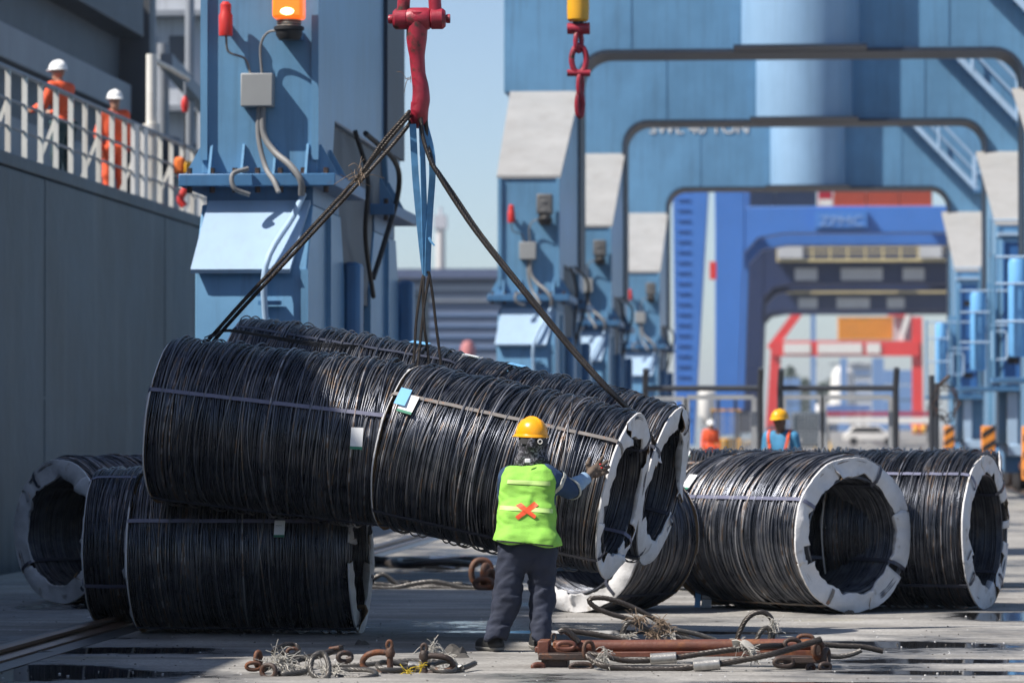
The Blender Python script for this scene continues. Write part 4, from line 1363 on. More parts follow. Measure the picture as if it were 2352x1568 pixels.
def end_ring(sd, seed, L, gaps=()):
    """torn card pieces that ring one end; sd = -1 left end, +1 right end; yields one (verts, faces) per piece"""
    rr = random.Random(seed)
    k = rr.choice((4, 4, 5))
    st = rr.uniform(0, 90)
    ed = [st + 360 * i / k + rr.uniform(-12, 12) for i in range(k)]
    ed.append(ed[0] + 360)
    cuts = [(ed[i] - rr.uniform(0, 4), ed[i + 1] + rr.uniform(-1.5, 3)) for i in range(k)]
    out = []
    for pi, (a0, a1) in enumerate(cuts):
        n = max(8, int((a1 - a0) / 2.4))
        ph = [rr.random() * 6.28 for _ in range(8)]
        lift = 0.004 + 0.0045 * (pi % 3) + rr.uniform(0, 0.004)
        rin = CRI - rr.uniform(-0.028, 0.024)
        lipk = rr.choice((0.012, 0.03, 0.055))
        jag0, jag1 = [rr.uniform(-3, 3) for _ in range(8)], [rr.uniform(-4, 4) for _ in range(8)]
        flap = [rr.uniform(0.01, 0.05) if rr.random() < 0.6 else 0 for _ in range(2)]
        dents = [(rr.uniform(a0, a1), rr.uniform(4, 9), rr.uniform(0.008, 0.03)) for _ in range(2)]
        vs, fs = [], []
        for i in range(n + 1):
            t = i / n
            ad = a0 + (a1 - a0) * t
            w0, w1 = max(0, 1 - t * n / 2.0), max(0, 1 - (1 - t) * n / 2.0)
            ra = math.radians(ad)
            ro = CR + 0.003 + 0.005 * math.sin(3 * ra + ph[0]) + 0.004 * math.sin(9 * ra + ph[1]) + rr.gauss(0, 0.0012)
            ri = rin + 0.010 * math.sin(5 * ra + ph[2]) + 0.005 * math.sin(15 * ra + ph[3]) + rr.gauss(0, 0.0028)
            for c_, wd, dp in dents:
                ri += dp * max(0, 1 - abs(ad - c_) / wd)
            cre = 0.011 * math.sin(4 * ra + ph[5]) + 0.009 * abs(math.sin(6 * ra + ph[6])) - 0.006 * abs(math.sin(11 * ra + ph[7]))
            tip = flap[0] * max(0, 1 - t * 5) ** 2 + flap[1] * max(0, 1 - (1 - t) * 5) ** 2
            li = lipk * (0.6 + 0.4 * math.sin(4 * ra + ph[4]))
            pr = [(-0.006, ro + 0.003), (lift * 0.5, ro), (lift + cre, ro * 0.75 + ri * 0.25), (lift + cre * 1.2 + tip * 0.5, ro * 0.5 + ri * 0.5), (lift + cre + tip, ro * 0.22 + ri * 0.78), (lift + tip, ri + 0.004), (lift - li + tip, ri - 0.004)]
            for q, (u, r_) in enumerate(pr):
                aa = math.radians(ad + w0 * jag0[q] + w1 * jag1[q])
                vs.append((sd * (L / 2 + u), r_ * math.sin(aa), r_ * math.cos(aa)))
        for i in range(n):
            ad = (a0 + (a1 - a0) * (i + 0.5) / n) % 360
            if any(lo <= ad <= hi and kind == 'full' for lo, hi, kind in gaps):
                continue
            inn = any(lo <= ad <= hi and kind == 'inner' for lo, hi, kind in gaps)
            for q in range(6):
                if inn and q >= 3:
                    continue
                f = (i * 7 + q, i * 7 + q + 1, i * 7 + 7 + q + 1, i * 7 + 7 + q)
                fs.append(f if sd > 0 else f[::-1])
        if fs:
            out.append((vs, fs))
    return out


def strap_band(phi, L, w=0.030, t=0.003):
    """one closed band along the coil, over both ends and back through the core, at angle phi from the top"""
    d = Vector((0, math.sin(phi), math.cos(phi)))
    s = Vector((0, math.cos(phi), -math.sin(phi)))
    hl = L / 2
    pr = []
    for k in range(17):
        x = -hl + 0.05 + (L - 0.10) * k / 16
        pr.append((x, CR + 0.013 - 0.002 * math.cos(k * 2.4) + 0.022 * max(0.0, math.cos(phi)) ** 3))
    pr += [(hl - 0.005, CR + 0.010), (hl + 0.020, CR - 0.02), (hl + 0.03, (CR + CRI) / 2), (hl + 0.022, CRI + 0.03), (hl - 0.02, CRI - 0.010)]
    for k in range(9):
        x = hl - 0.09 - (L - 0.18) * k / 8
        pr.append((x, CRI - 0.012))
    pr += [(-hl + 0.02, CRI - 0.010), (-hl - 0.022, CRI + 0.03), (-hl - 0.03, (CR + CRI) / 2), (-hl - 0.020, CR - 0.02), (-hl + 0.005, CR + 0.010)]
    P = [Vector((x, 0, 0)) + d * r for x, r in pr]
    b = MB()
    nn = len(P)
    vs, fs = [], []
    for i in range(nn):
        tg = (P[(i + 1) % nn] - P[i - 1]).normalized()
        no = tg.cross(s).normalized()
        for a_, c_ in ((-w / 2, -t / 2), (w / 2, -t / 2), (w / 2, t / 2), (-w / 2, t / 2)):
            vs.append(P[i] + s * a_ + no * c_)
    for i in range(nn):
        j = (i + 1) % nn
        for q in range(4):
            fs.append((i * 4 + q, i * 4 + (q + 1) % 4, j * 4 + (q + 1) % 4, j * 4 + q))
    b.add(vs, fs)
    return b


WIRES = {}


def get_wire(v, L, curl, messy):
    key = (v, L)
    if key not in WIRES:
        WIRES[key] = (coil_wire(v * 11 + 3, L, curl, messy), core_mesh(L))
    return WIRES[key]


def coil(label, c_left, c_right, variant, roll=45, bands=None, gapsL=(), gapsR=(), tags=(), flip=False, curl=1.0, messy=1.0, group=None, seed=0, nb=4, size=1.0):
    """coil whose axis runs from c_left to c_right (centres of the two ends)"""
    cl, cr_ = Vector(c_left), Vector(c_right)
    L = round((cr_ - cl).length / size, 2)
    ax = (cr_ - cl).normalized()
    ay = Vector((0, 0, 1)).cross(ax).normalized()
    az = ax.cross(ay).normalized()
    mid = (cl + cr_) / 2
    base = mid - az * CR * size
    t = thing('wire_rod_coil', label, 'wire coil', base, group)
    mt = Matrix((ax, ay, az)).transposed().to_4x4()
    mt = Matrix.Translation(base) @ mt @ Matrix.Diagonal((size, size, size, 1))
    t.matrix_world = mt
    Lv = 1.68
    sx = L / Lv
    me, core = get_wire(variant, Lv, curl, messy)

    def put(o, sc=True):
        o.parent = t
        o.location = (0, 0, CR)
        if sc:
            o.scale = (sx, 1, 1)
        return o
    w = bpy.data.objects.new('wire_windings', me)
    COL.objects.link(w)
    put(w)
    if flip:
        w.rotation_euler = (0, 0, math.pi)
    tag(w, kind='stuff')
    put(core.build('core_light_block', CORE))
    for sd, gp in ((-1, gapsL), (1, gapsR)):
        for vs, fs in end_ring(sd, seed * 7 + (sd + 1) * 50 + 1, L, gp):
            o = MB().add(vs, fs).build('end_wrapper', [CARD_W, CARD_B], sharp=38)
            so = o.modifiers.new('card', 'SOLIDIFY')       # brown inside and rim of the card
            so.thickness = 0.005
            so.offset = -1
            so.material_offset = 1
            so.material_offset_rim = 1
            put(o, False)
    bands = bands or [BAND] * 4
    for k in range(nb):
        phi = math.radians(-90 + roll + 90 * k)       # -90 is the side turned to the camera
        put(strap_band(phi, L).build('strap', bands[k % len(bands)]), False)
    rr = random.Random(seed + 5)
    for (f, deg, mat, wd, ht, tilt) in tags:
        phi = math.radians(-90 + deg)
        d = Vector((0, math.sin(phi), math.cos(phi)))
        dn = Vector((0, -math.cos(phi), math.sin(phi)))     # downwards along the near side is -dn
        p = Vector((L * (f - 0.5), 0, 0)) + d * (CR + (0.036 if mat is TAGB and tilt == 'lie' else 0.022))
        if tilt == 'hang':
            dn = Vector((0, 0.12, 1)).normalized()
        sxv = Vector((1, 0, 0))
        nrm = sxv.cross(dn).normalized()
        if nrm.dot(d) < 0:
            nrm = -nrm
        ang = rr.uniform(-0.12, 0.12)
        ex = sxv * math.cos(ang) + dn * math.sin(ang)
        ey = -sxv * math.sin(ang) + dn * math.cos(ang)

        def slab(x0, x1, y0, y1, z0, z1, ex=ex, ey=ey, nrm=nrm, p=p):
            q = []
            for z in (z0, z1):
                for (a_, c_) in ((x0, y0), (x1, y0), (x1, y1), (x0, y1)):
                    bend = 0.10 * (c_ / 0.1) ** 2 * 0.1
                    q.append(p + ex * a_ + ey * c_ + nrm * (z + bend * 0.3))
            return q, [(0, 3, 2, 1), (4, 5, 6, 7), (0, 1, 5, 4), (1, 2, 6, 5), (2, 3, 7, 6), (3, 0, 4, 7)]
        b = MB()
        b.add(*slab(-wd / 2, wd / 2, -ht / 2, ht / 2, 0, 0.003))
        card = put(b.build('label_card', mat, sharp=0), False)
        if mat is TAGW:
            b = MB()
            b.add(*slab(-wd / 2, wd / 2, ht / 2 - ht * 0.14, ht / 2, 0.0034, 0.005))
            put(b.build('label_top_strip', TAGG, sharp=0), False)
        for i in range(4):
            b = MB()
            y = ht * (0.10 - 0.085 * i) - ht * 0.05
            b.add(*slab(-wd * 0.4, wd * (-0.4 + 0.3 + 0.4 * rr.random()), y, y + ht * 0.022, 0.0034, 0.0042))
            put(b.build('printed_line', INK, sharp=0), False)
    return t


# ---- the lifted bundle: two pairs side by side
YAW = math.radians(11.5)
BACK = Vector((math.sin(YAW), math.cos(YAW), 0)) * 1.215
SRl, SRr = at(922, 1027, 28.68), at(1432, 1139, 28.34)
SLl, SLr = at(384, 968, 28.95), at(930, 1031, 28.76)
GL = 'coils lifted in the sling'
coil('black wire coil the man pushes, front right of the lifted bundle', SRl, SRr, 1, 41, [BAND_R, BAND_D, BAND, BAND_D], (), ((118, 140, 'inner'), (200, 262, 'inner'), (40, 62, 'inner')),
     [(0.085, 34, TAGW, 0.115, 0.16, 'lie'), (0.055, 38, TAGB, 0.085, 0.15, 'lie')], group=GL, seed=1)
coil('black wire coil lifted behind the pushed one, with wide torn white end card', SRl + BACK + Vector((0, 0, 0.09)), SRr + BACK + Vector((0, 0, 0.05)), 2, 30, [BAND_D], (), ((240, 290, 'inner'), (100, 118, 'full')),
     [(0.03, 88, TAGW, 0.14, 0.13, 'lie'), (0.24, 86, TAGB, 0.12, 0.12, 'lie')], group=GL, seed=2)
coil('dark wire coil at the shaded front left of the lifted bundle', SLl, SLr, 3, 23, [BAND, BAND_D, BAND_D, BAND_D], ((300, 330, 'inner'),), (),
     [(0.875, 5, TAGW, 0.09, 0.16, 'lie')], group=GL, seed=3, curl=1.15)
coil('dark wire coil at the shaded back left of the lifted bundle', SLl + BACK + Vector((0.08, 0, 0.20)), SLr + BACK + Vector((0, 0, 0.12)), 2, 60, [BAND_D], (), (),
     [(0.80, 84, TAGB, 0.14, 0.15, 'lie')], group=GL, seed=4, flip=True, curl=1.15)


def on_ground(u_l, u_r, v_bottom, yaw_deg, L=1.66):
    """ends of a coil lying on the ground; its bottom shows at v_bottom, its axis turned yaw_deg towards the camera on the right"""
    g_ = gz((u_l + u_r) / 2, v_bottom)
    a = math.radians(yaw_deg)
    dx = Vector((math.cos(a), -math.sin(a), 0)) * (L / 2)
    c = Vector((g_.x, g_.y, CR + 0.006))
    return c - dx, c + dx


def by_end(u, v_bottom_end, yaw_deg, side, L=1.66, size=1.0):
    """as above, but the end on the given side (+1 right, -1 left) has its centre at pixel column u"""
    g_ = gz(u, v_bottom_end)
    a = math.radians(yaw_deg)
    d = Vector((math.cos(a), -math.sin(a), 0)) * L
    e = Vector((g_.x, g_.y, CR * size + 0.006))
    return (e - d, e) if side > 0 else (e, e + d)


GR = 'coils lying on the quay'
l, r = by_end(1960, 1408, 49, 1, 1.72, 1.07)
coil('glossy black wire coil with its white ringed hollow end open beside the spreader beam', l, r, 1, 28, [BAND, BAND_D, BAND_D, BAND_R], (), ((246, 262, 'inner'), (118, 123, 'full')),
     [(0.10, 40, TAGW, 0.10, 0.15, 'lie'), (0.10, -62, TAGW, 0.12, 0.15, 'hang'), (0.045, -60, TAGB, 0.07, 0.17, 'hang')], group=GR, seed=21, flip=True, curl=0.35, size=1.07)
l, r = by_end(2264, 1398, 20, 1, 1.25, 1.08)
coil('black wire coil with a ragged white end card behind the glossy one', l, r, 3, 48, [BAND, BAND_D, BAND_D, BAND_D], (), ((60, 82, 'inner'), (88, 100, 'full'), (112, 124, 'inner')), group=GR, seed=6, curl=0.6, size=1.08)
l, r = by_end(1322, 1406, -60, -1, 0.95, 1.04)
coil('wire coil on the quay below the lifted bundle, crumpled white card at its mouth', l, r, 2, 40, [BAND_D], ((60, 120, 'inner'),), (), group=GR, seed=7, flip=True, curl=0.5, size=1.04)
l, r = by_end(1560, 1352, 4, -1, 1.66, 1.08)
coil('wire coil with a rusty strap lying behind the glossy one and the lifted bundle', l, r, 3, 55, [BAND_R], (), (), [(0.05, 70, TAGW, 0.10, 0.14, 'lie')], group=GR, seed=8, curl=0.9, size=1.08)
l, r = by_end(1905, 1344, 2, -1, 1.66, 1.08)
coil('wire coil lying behind the glossy one, below the second workman', l, r, 1, 50, [BAND_D], (), (), group=GR, seed=9, curl=0.9, size=1.08)
l, r = by_end(136, 1386, -50, -1, 1.66, 1.04)
coil('wire coil in the shade with its hollow end turned to the ship', l, r, 1, 35, [BAND_D], ((255, 268, 'full'),), (), group=GR, seed=10, curl=0.4, size=1.04)
l, r = by_end(228, 1432, 2, -1, 1.72)
coil('shaded wire coil squeezed between the hollow one and the long front one', l, r, 2, 62, [BAND], (), (), group=GR, seed=11, curl=0.5)
l, r = by_end(328, 1451, 2, -1, 1.68)
coil('long dark wire coil in the shade under the lifted bundle', l, r, 3, 24, [BAND, BAND_D, BAND_D, BAND_D], (), ((60, 75, 'full'), (265, 280, 'full')), [(0.69, 18, TAGW, 0.08, 0.13, 'lie')], group=GR, seed=12, flip=True, curl=0.5)

# ------------------------------------------------------------------ ropes
def rope(mb, pts, R, pitch=None, strands=6, step=None, sides=6):
    """laid wire rope: strands wound round a path"""
    pitch = pitch or R * 9
    step = step or pitch / 9
    P = resample(pts, step)
    T, N = frames(P)
    rs = R * 0.42
    d = 0.0
    for s in range(strands):
        q = []
        d = 0.0
        for i, p in enumerate(P):
            if i:
                d += (p - P[i - 1]).length
            a = 2 * math.pi * (d / pitch + s / strands)
            q.append(p + (N[i] * math.cos(a) + T[i].cross(N[i]) * math.sin(a)) * (R - rs))
        mb.tube(q, rs, sides)
    mb.tube(P[::2] if len(P) > 4 else P, R * 0.5, 6)
    return mb


def fibre_tuft(mb, c, size, n, seed, m=0):
    rr = random.Random(seed)
    c = Vector(c)
    for i in range(n):
        d = Vector((rr.gauss(0, 1), rr.gauss(0, 1), rr.gauss(0, 0.8)))
        a = c + Vector((rr.gauss(0, 1), rr.gauss(0, 0.6), rr.gauss(0, 0.6))) * size * 0.35
        mb.tube(catmull([a, a + d * size * 0.5 + Vector((0, 0, rr.uniform(-0.3, 0.5))) * size, a + d * size + Vector((0, 0, -0.3 * size))], 3), 0.0022, 4, False, m)


# crane hook over the bundle
YH = 28.9
hk = thing('crane_hook', 'worn red crane hook holding the slings over the lifted coils', 'hook', at(960, 280, YH))
path = [(960, 30), (957, 90), (958, 130), (961, 170), (966, 200), (967, 230), (962, 258), (955, 272)]
rad = [26, 24, 18, 17, 19, 21, 20, 12]
P = catmull([at(u, v, YH) for u, v in path], 6)
RR = list(np.interp(np.linspace(0, 1, len(P)), np.linspace(0, 1, len(rad)), rad) / 311)
mb = MB().tube(P, RR, 20)
# the tip of the hook curls away behind the slings
c = at(962, 258, YH)
P2 = catmull([at(964, 235, YH), c + Vector((0, 0.02, -0.02)), c + Vector((-0.01, 0.12, -0.05)), c + Vector((-0.01, 0.25, 0.0)), c + Vector((0, 0.32, 0.14)), c + Vector((0, 0.30, 0.24))], 6)
mb.tube(P2, list(np.interp(np.linspace(0, 1, len(P2)), [0, 0.3, 0.7, 1], [0.066, 0.068, 0.05, 0.018])), 18)
mb.build('hook_shank', HOOKRED, hk)
hc = at(963, 44, YH)
MB().revolve([(0, -0.085), (0.075, -0.085), (0.085, -0.06), (0.085, 0.06), (0.075, 0.085), (0, 0.085)], (hc.x - 0.005, YH, hc.z), 'x', 24).build('hook_eye', HOOKRED, hk)
for s in (-1, 1):
    q = MB().revolve([(0, -0.06), (0.06, -0.06), (0.078, -0.04), (0.078, 0.04), (0.06, 0.06), (0, 0.06)], (hc.x + s * 0.135, YH, hc.z), 'x', 24)
    q.tube(catmull([(hc.x + s * 0.125, YH, hc.z), (hc.x + s * 0.115, YH, hc.z + 0.15), (hc.x + s * 0.11, YH, hc.z + 0.4), (hc.x + s * 0.05, YH, hc.z + 0.62), (hc.x, YH, hc.z + 0.7)], 5), 0.048, 16)
    q.build('shackle_bow', HOOKRED, hk)
    MB().revolve([(0, 0), (0.03, 0), (0.034, 0.01), (0.034, 0.03), (0, 0.03)], (hc.x + s * 0.2 - (0.0 if s > 0 else 0.03), YH, hc.z), 'x', 12).build('pin_end', HOOKRED, hk)
MB().tube([(hc.x, YH, hc.z + 0.68), (hc.x, YH, hc.z + 9)], 0.03, 10).build('hoist_rope', ROPE, hk)
tf = MB()
fibre_tuft(tf, at(940, 180, YH), 0.05, 7, 4)
tf.build('snagged_thread', FIBRE_B, hk)

# slings
def sling(name, label, ropes, R, mat, cat='sling', pitch=None, group=None, extra=None):
    t = thing(name, label, cat, ropes[0][-1], group)
    for p in ropes:
        rope(MB(), catmull(p, 8), R, pitch).build('rope_leg', mat, t, sharp=60)
    if extra:
        extra(t)
    return t


hb = at(958, 272, YH)
la, lb = at(488, 768, 29.3), at(500, 772, 29.5)
lin = SLl + Vector((0.05, 0, 0.30))
sl_front = [hb + Vector((-0.06, -0.03, 0.04)), at(935, 262, 28.8), at(880, 325, 28.85), at(820, 408, 28.9), at(700, 540, 29.05), at(560, 690, 29.25), at(490, 768, 29.35), at(452, 806, 29.62), at(405, 850, 29.72), at(398, 905, 29.6), at(420, 900, 29.5)]
sl_back = [hb + Vector((-0.06, 0.03, 0.0)), at(938, 288, 28.98), at(885, 352, 29.0), at(826, 418, 29.0), at(706, 548, 29.15), at(568, 696, 29.35), at(500, 772, 29.5), at(470, 808, 29.7), at(430, 850, 29.85), at(420, 905, 29.9), at(440, 905, 29.9)]
sl_third = [hb + Vector((-0.05, 0.0, 0.02)), at(930, 278, 28.85), at(870, 348, 28.9), at(822, 412, 28.93)]


def knot(t):
    mb = MB()
    fibre_tuft(mb, at(828, 398, 28.88), 0.07, 16, 5)
    fibre_tuft(mb, at(820, 412, 28.88), 0.06, 12, 6)
    mb.build('frayed_tie', FIBRE_B, t)


sling('wire_rope_sling', 'brown wire rope sling running from the hook down to the left end of the bundle', [sl_front, sl_back, sl_third], 0.0155, ROPE, extra=knot)
sr_a = [hb + Vector((0.03, -0.03, 0.0)), at(972, 318, 28.85), at(990, 372, 28.82), at(1006, 400, 28.8), at(1040, 455, 28.78), at(1100, 542, 28.72), at(1200, 668, 28.65), at(1300, 790, 28.6), at(1380, 880, 28.55), at(1424, 922, 28.6), at(1462, 962, 28.75), at(1490, 1000, 28.85), at(1480, 1015, 28.9), at(1450, 1010, 29.0)]
sr_b = [hb + Vector((0.06, 0.03, 0.02)), at(982, 320, 28.95), at(994, 375, 28.9), at(1010, 400, 28.86), at(1046, 452, 28.83), at(1106, 540, 28.78), at(1206, 666, 28.7), at(1306, 788, 28.66), at(1386, 878, 28.62), at(1430, 924, 28.68), at(1470, 965, 28.85), at(1496, 1004, 28.95), at(1500, 1020, 29.1), at(1470, 1012, 29.2)]
sling('wire_rope_sling', 'dark wire rope sling running from the hook down to the right end of the bundle', [sr_a, sr_b], 0.0165, ROPE)
ml = thing('wire_rope_sling', 'short wire rope loops hanging from the blue webbing into the middle of the bundle', 'sling', at(980, 632, 28.9))
for pts in ([(972, 634), (964, 680), (956, 740), (953, 790), (950, 836), (952, 862)], [(974, 634), (972, 690), (976, 760), (982, 800), (986, 850), (985, 872)],
            [(986, 630), (976, 690), (968, 760), (964, 800), (958, 858), (960, 880)], [(986, 630), (994, 680), (1002, 750), (1010, 810), (1013, 834), (1014, 860)]):
    P = [at(u, v, 28.9 + 0.004 * k * (1 if u > 980 else -1)) for k, (u, v) in enumerate(pts)]
    rope(MB(), catmull([at(980, 626, 28.9)] + P, 8), 0.0115).build('rope_leg', ROPE, ml, sharp=60)
wb = thing('webbing_sling', 'faded blue webbing sling hanging straight down from the hook', 'sling', at(980, 632, 28.9))


def ribbon(pts, w, t, twist):
    P = catmull(pts, 8)
    n = len(P)
    b = MB()
    vs, fs = [], []
    for i in range(n):
        tg = (P[min(i + 1, n - 1)] - P[max(i - 1, 0)]).normalized()
        a = twist[0] + (twist[1] - twist[0]) * i / (n - 1)
        s = Vector((math.cos(a), math.sin(a), 0))
        s = (s - tg * s.dot(tg)).normalized()
        no = tg.cross(s)
        for x, y in ((-w / 2, -t / 2), (w / 2, -t / 2), (w / 2, t / 2), (-w / 2, t / 2)):
            vs.append(P[i] + s * x + no * y)
    for i in range(n - 1):
        for q in range(4):
            fs.append((i * 4 + q, i * 4 + (q + 1) % 4, i * 4 + 4 + (q + 1) % 4, i * 4 + 4 + q))
    fs += [(3, 2, 1, 0), tuple((n - 1) * 4 + q for q in range(4))]
    return b.add(vs, fs)


ribbon([at(948, 285, 28.88), at(954, 400, 28.88), at(964, 510, 28.89), at(974, 605, 28.9), at(979, 634, 28.9)], 0.05, 0.006, (0.25, 0.1)).build('strap_leg', WEB, wb)
ribbon([at(968, 290, 28.92), at(972, 400, 28.9), at(975, 510, 28.9), at(979, 632, 28.9)], 0.05, 0.006, (0.9, 0.5)).build('strap_leg', WEB, wb)
ribbon([at(975, 285, 28.95), at(990, 345, 28.93), at(993, 400, 28.92), at(988, 480, 28.92), at(984, 560, 28.9), at(982, 634, 28.9)], 0.05, 0.006, (0.2, 0.7)).build('strap_leg', WEB, wb)
ribbon([at(985, 545, 28.88), at(990, 555, 28.87), at(998, 564, 28.86)], 0.02, 0.003, (0.2, 0.9)).build('frayed_end', WEB, wb)

# binding wire over the left pair
bw = thing('binding_wire', 'thin dark wires slung over the tops of the two left coils', 'wire', at(700, 790, 29.3))
for k in range(3):
    pts = [at(470 + 8 * k, 775, 29.2), at(520, 757 + 2 * k, 29.5), at(600, 768 + 2 * k, 29.6), at(720, 786 + 4 * k, 29.6), at(830, 794 + 3 * k, 29.7), at(930, 808 + k, 29.9)]
    MB().tube(catmull(pts, 8), 0.005, 6).build('strand', WIRE if False else BLACK, bw)
bw = thing('binding_wire', 'loose thin wires stretched along the top of the back right coil', 'wire', at(1250, 850, 29.8))
for k in range(3):
    pts = [at(1060, 820 + 3 * k, 29.9), at(1150, 842 + 2 * k, 29.9), at(1300, 868 + 4 * k, 29.8), at(1440, 893 + 3 * k, 29.6), at(1530, 930 + 2 * k, 29.5)]
    MB().tube(catmull(pts, 8), 0.0032, 5).build('strand', BLACK, bw)

# second hook block, further back
YB = 42
hk = thing('crane_hook', 'red chain hook under a yellow block hanging before the far cranes', 'hook', at(1333, 270, YB))
k = YB / FPX
c0 = at(1328, 50, YB)
MB().revolve([(0, 0), (20 * k, 0), (25 * k, 5 * k), (26 * k, 30 * k), (24 * k, 130 * k), (0, 132 * k)], (c0.x, YB, c0.z), n=24).build('hook_block', YELLOW, hk)
MB().cyl((c0.x, YB, c0.z - 6 * k), (c0.x, YB, c0.z + 2 * k), 12 * k).build('swivel', BLACK, hk)
MB().tube([(c0.x, YB, c0.z + 130 * k), (c0.x, YB, c0.z + 8)], 0.03, 8).build('hoist_rope', ROPE, hk)


def link(u, v0, v1, w, r, ang, name='chain_link'):
    a, b_ = at(u, v0, YB), at(u, v1, YB)
    mid, h = (a + b_) / 2, (a - b_).length / 2
    pts = []
    for i in range(20):
        t_ = 2 * math.pi * i / 20
        x = w * k * math.cos(t_) * 1.0
        z = h * math.sin(t_)
        pts.append(mid + Vector((x * math.cos(ang), x * math.sin(ang), z)))
    MB().tube(pts, r * k, 10, True).build(name, HOOKRED, hk)


c1 = at(1329, 66, YB)
MB().revolve([(0, -26 * k), (13 * k, -26 * k), (14 * k, 26 * k), (0, 26 * k)], c1, 'x', 14).build('clevis', HOOKRED, hk)
link(1329, 72, 118, 10, 6, 0.9)
link(1330, 106, 168, 17, 7, 0.1, 'shackle')
MB().cyl(at(1303, 168, YB), at(1356, 168, YB), 8 * k, n=12).build('shackle_pin', HOOKRED, hk)
link(1333, 172, 222, 8, 6, 1.1)
link(1332, 214, 268, 8, 6.5, 0.7)
# ------------------------------------------------------------------ rigging lying on the quay in front
def PP(lst, Y):
    """pixel points on a depth line; each may carry its own depth as a third value"""
    return [at(p[0], p[1], p[2] if len(p) > 2 else Y) for p in lst]


def lay(pts_px, Y, R, name, mat, parent, n=8, pitch=None):
    return rope(MB(), catmull(PP(pts_px, Y), n), R * 1.12, pitch).build(name, mat, parent, sharp=60)


# two bow shackles and a rope sling
def shackle(label, Y, bow_px, pin, eye, r, mat):
    t = thing('bow_shackle', label, 'shackle', at(pin[0], pin[2], Y))
    MB().tube(catmull(PP(bow_px, Y), 7), r, 14).build('bow', mat, t)
    a, b = at(pin[0], pin[1], Y), at(pin[0], pin[2], Y)
    MB().tube([a, b], r * 1.02, 14).build('pin', mat, t)
    MB().cyl(at(pin[0], pin[1] + 2, Y), at(pin[0], pin[1] - 5, Y), r * 1.5, r * 1.15, 14).build('pin_collar', mat, t)
    c = at(eye[0], eye[1], Y)
    pts = [c + Vector((0.017 * math.cos(i * math.pi / 9), 0, 0.025 * math.sin(i * math.pi / 9))) for i in range(18)]
    MB().tube(pts, r * 0.55, 10, True).build('pin_eye', mat, t)
    for (u, v) in (bow_px[0], bow_px[-1]):
        c = at(u, v, Y)
        MB().revolve([(0, -r * 1.25), (r * 1.35, -r * 1.2), (r * 1.7, 0), (r * 1.35, r * 1.2), (0, r * 1.25)], c, 'z', 14).build('shackle_boss', mat, t)
    return t


YS = 24.95
shackle('rusty bow shackle with its bend towards the rope tangle, pin eye upright', YS, [(896, 1499), (868, 1497), (845, 1503), (833, 1518, YS + 0.02), (840, 1535, YS + 0.02), (862, 1543), (894, 1544)], (896, 1492, 1547), (894.5, 1480), 0.020, RUSTY)
shackle('dark rusty bow shackle threaded by the grey rope eye, pin eye upright', YS - 0.02, [(974, 1506), (1000, 1505), (1026, 1510), (1040, 1524, YS), (1032, 1537, YS), (1004, 1543), (974, 1545)], (974.5, 1497, 1549), (974.5, 1487), 0.020, RUSTY_D)
t = thing('wire_rope_sling', 'grey wire rope sling with a pressed sleeve between the two rusty shackles', 'sling', gz(930, 1545))
lay([(760, 1530, 25.3), (830, 1526, 25.3), (900, 1519, 25.35), (960, 1516, 25.35), (1000, 1520, 25.2)], YS, 0.016, 'rope_leg', ROPE_G, t)
lay([(952, 1531), (920, 1538, 24.85), (885, 1537, 24.8), (868, 1528, 24.85), (880, 1520, 25.0), (915, 1523, 25.05), (950, 1529, 25.05)], YS, 0.017, 'rope_eye', ROPE_G, t)
lay([(985, 1528), (1008, 1520, 25.05), (1030, 1517, 25.1), (1046, 1526, 25.05), (1044, 1540, 24.9), (1020, 1541, 24.85), (990, 1532, 24.9)], YS, 0.017, 'rope_eye', ROPE_G, t)
MB().tube(PP([(938, 1529), (966, 1531)], YS + 0.05), 0.033, 16).build('pressed_sleeve', STEEL, t, bevel=0.004)
MB().tube(PP([(1045, 1541), (1064, 1533)], YS + 0.05), 0.033, 16).build('pressed_sleeve', STEEL, t, bevel=0.004)
lay([(1060, 1534), (1078, 1528, 25.1), (1091, 1522, 25.2)], YS, 0.017, 'rope_tail', ROPE_G, t)
tf = MB()
fibre_tuft(tf, at(995, 1487, 25.2), 0.05, 26, 1)
fibre_tuft(tf, at(1006, 1502, 25.2), 0.05, 30, 2)
fibre_tuft(tf, at(1022, 1512, 25.2), 0.04, 22, 3)
tf.build('frayed_fibre', FIBRE, t)
tf = MB()
fibre_tuft(tf, at(935, 1546, 24.8), 0.035, 26, 8)
fibre_tuft(tf, at(965, 1530, 24.85), 0.03, 16, 9)
tf.build('yellow_fibre', M('yellow_fibre', (0.5, 0.36, 0.02), 0.9, 0, 0.2), t)

t = thing('rope_tangle', 'tangle of rusty chain links, rope loops and frayed fibre on the quay', 'rope', gz(680, 1555))
lay([(627, 1497, 25.0), (645, 1484, 25.1), (668, 1479, 25.2), (684, 1486, 25.2), (683, 1498, 25.1), (668, 1505, 25.0), (652, 1502, 24.9), (648, 1494, 24.9)], 25, 0.017, 'rope_loop', ROPE, t)
lay([(600, 1538, 24.7), (640, 1520, 24.8), (690, 1512, 24.9), (740, 1502, 25.0), (785, 1486, 25.1)], 25, 0.021, 'rope_loop', ROPE, t)
lay([(669, 1524, 24.7), (690, 1513, 24.75), (708, 1511, 24.75), (715, 1522, 24.7), (705, 1538, 24.6), (680, 1545, 24.55), (650, 1548, 24.5), (640, 1540, 24.55)], 25, 0.018, 'rope_loop', ROPE_G, t)
lay([(733, 1498, 24.45), (718, 1510, 24.42), (713, 1535, 24.38), (722, 1552, 24.35), (745, 1560, 24.33), (755, 1548, 24.35), (754, 1520, 24.4), (744, 1500, 24.45), (733, 1498, 24.45)], 24.4, 0.017, 'rope_loop', ROPE_G, t)
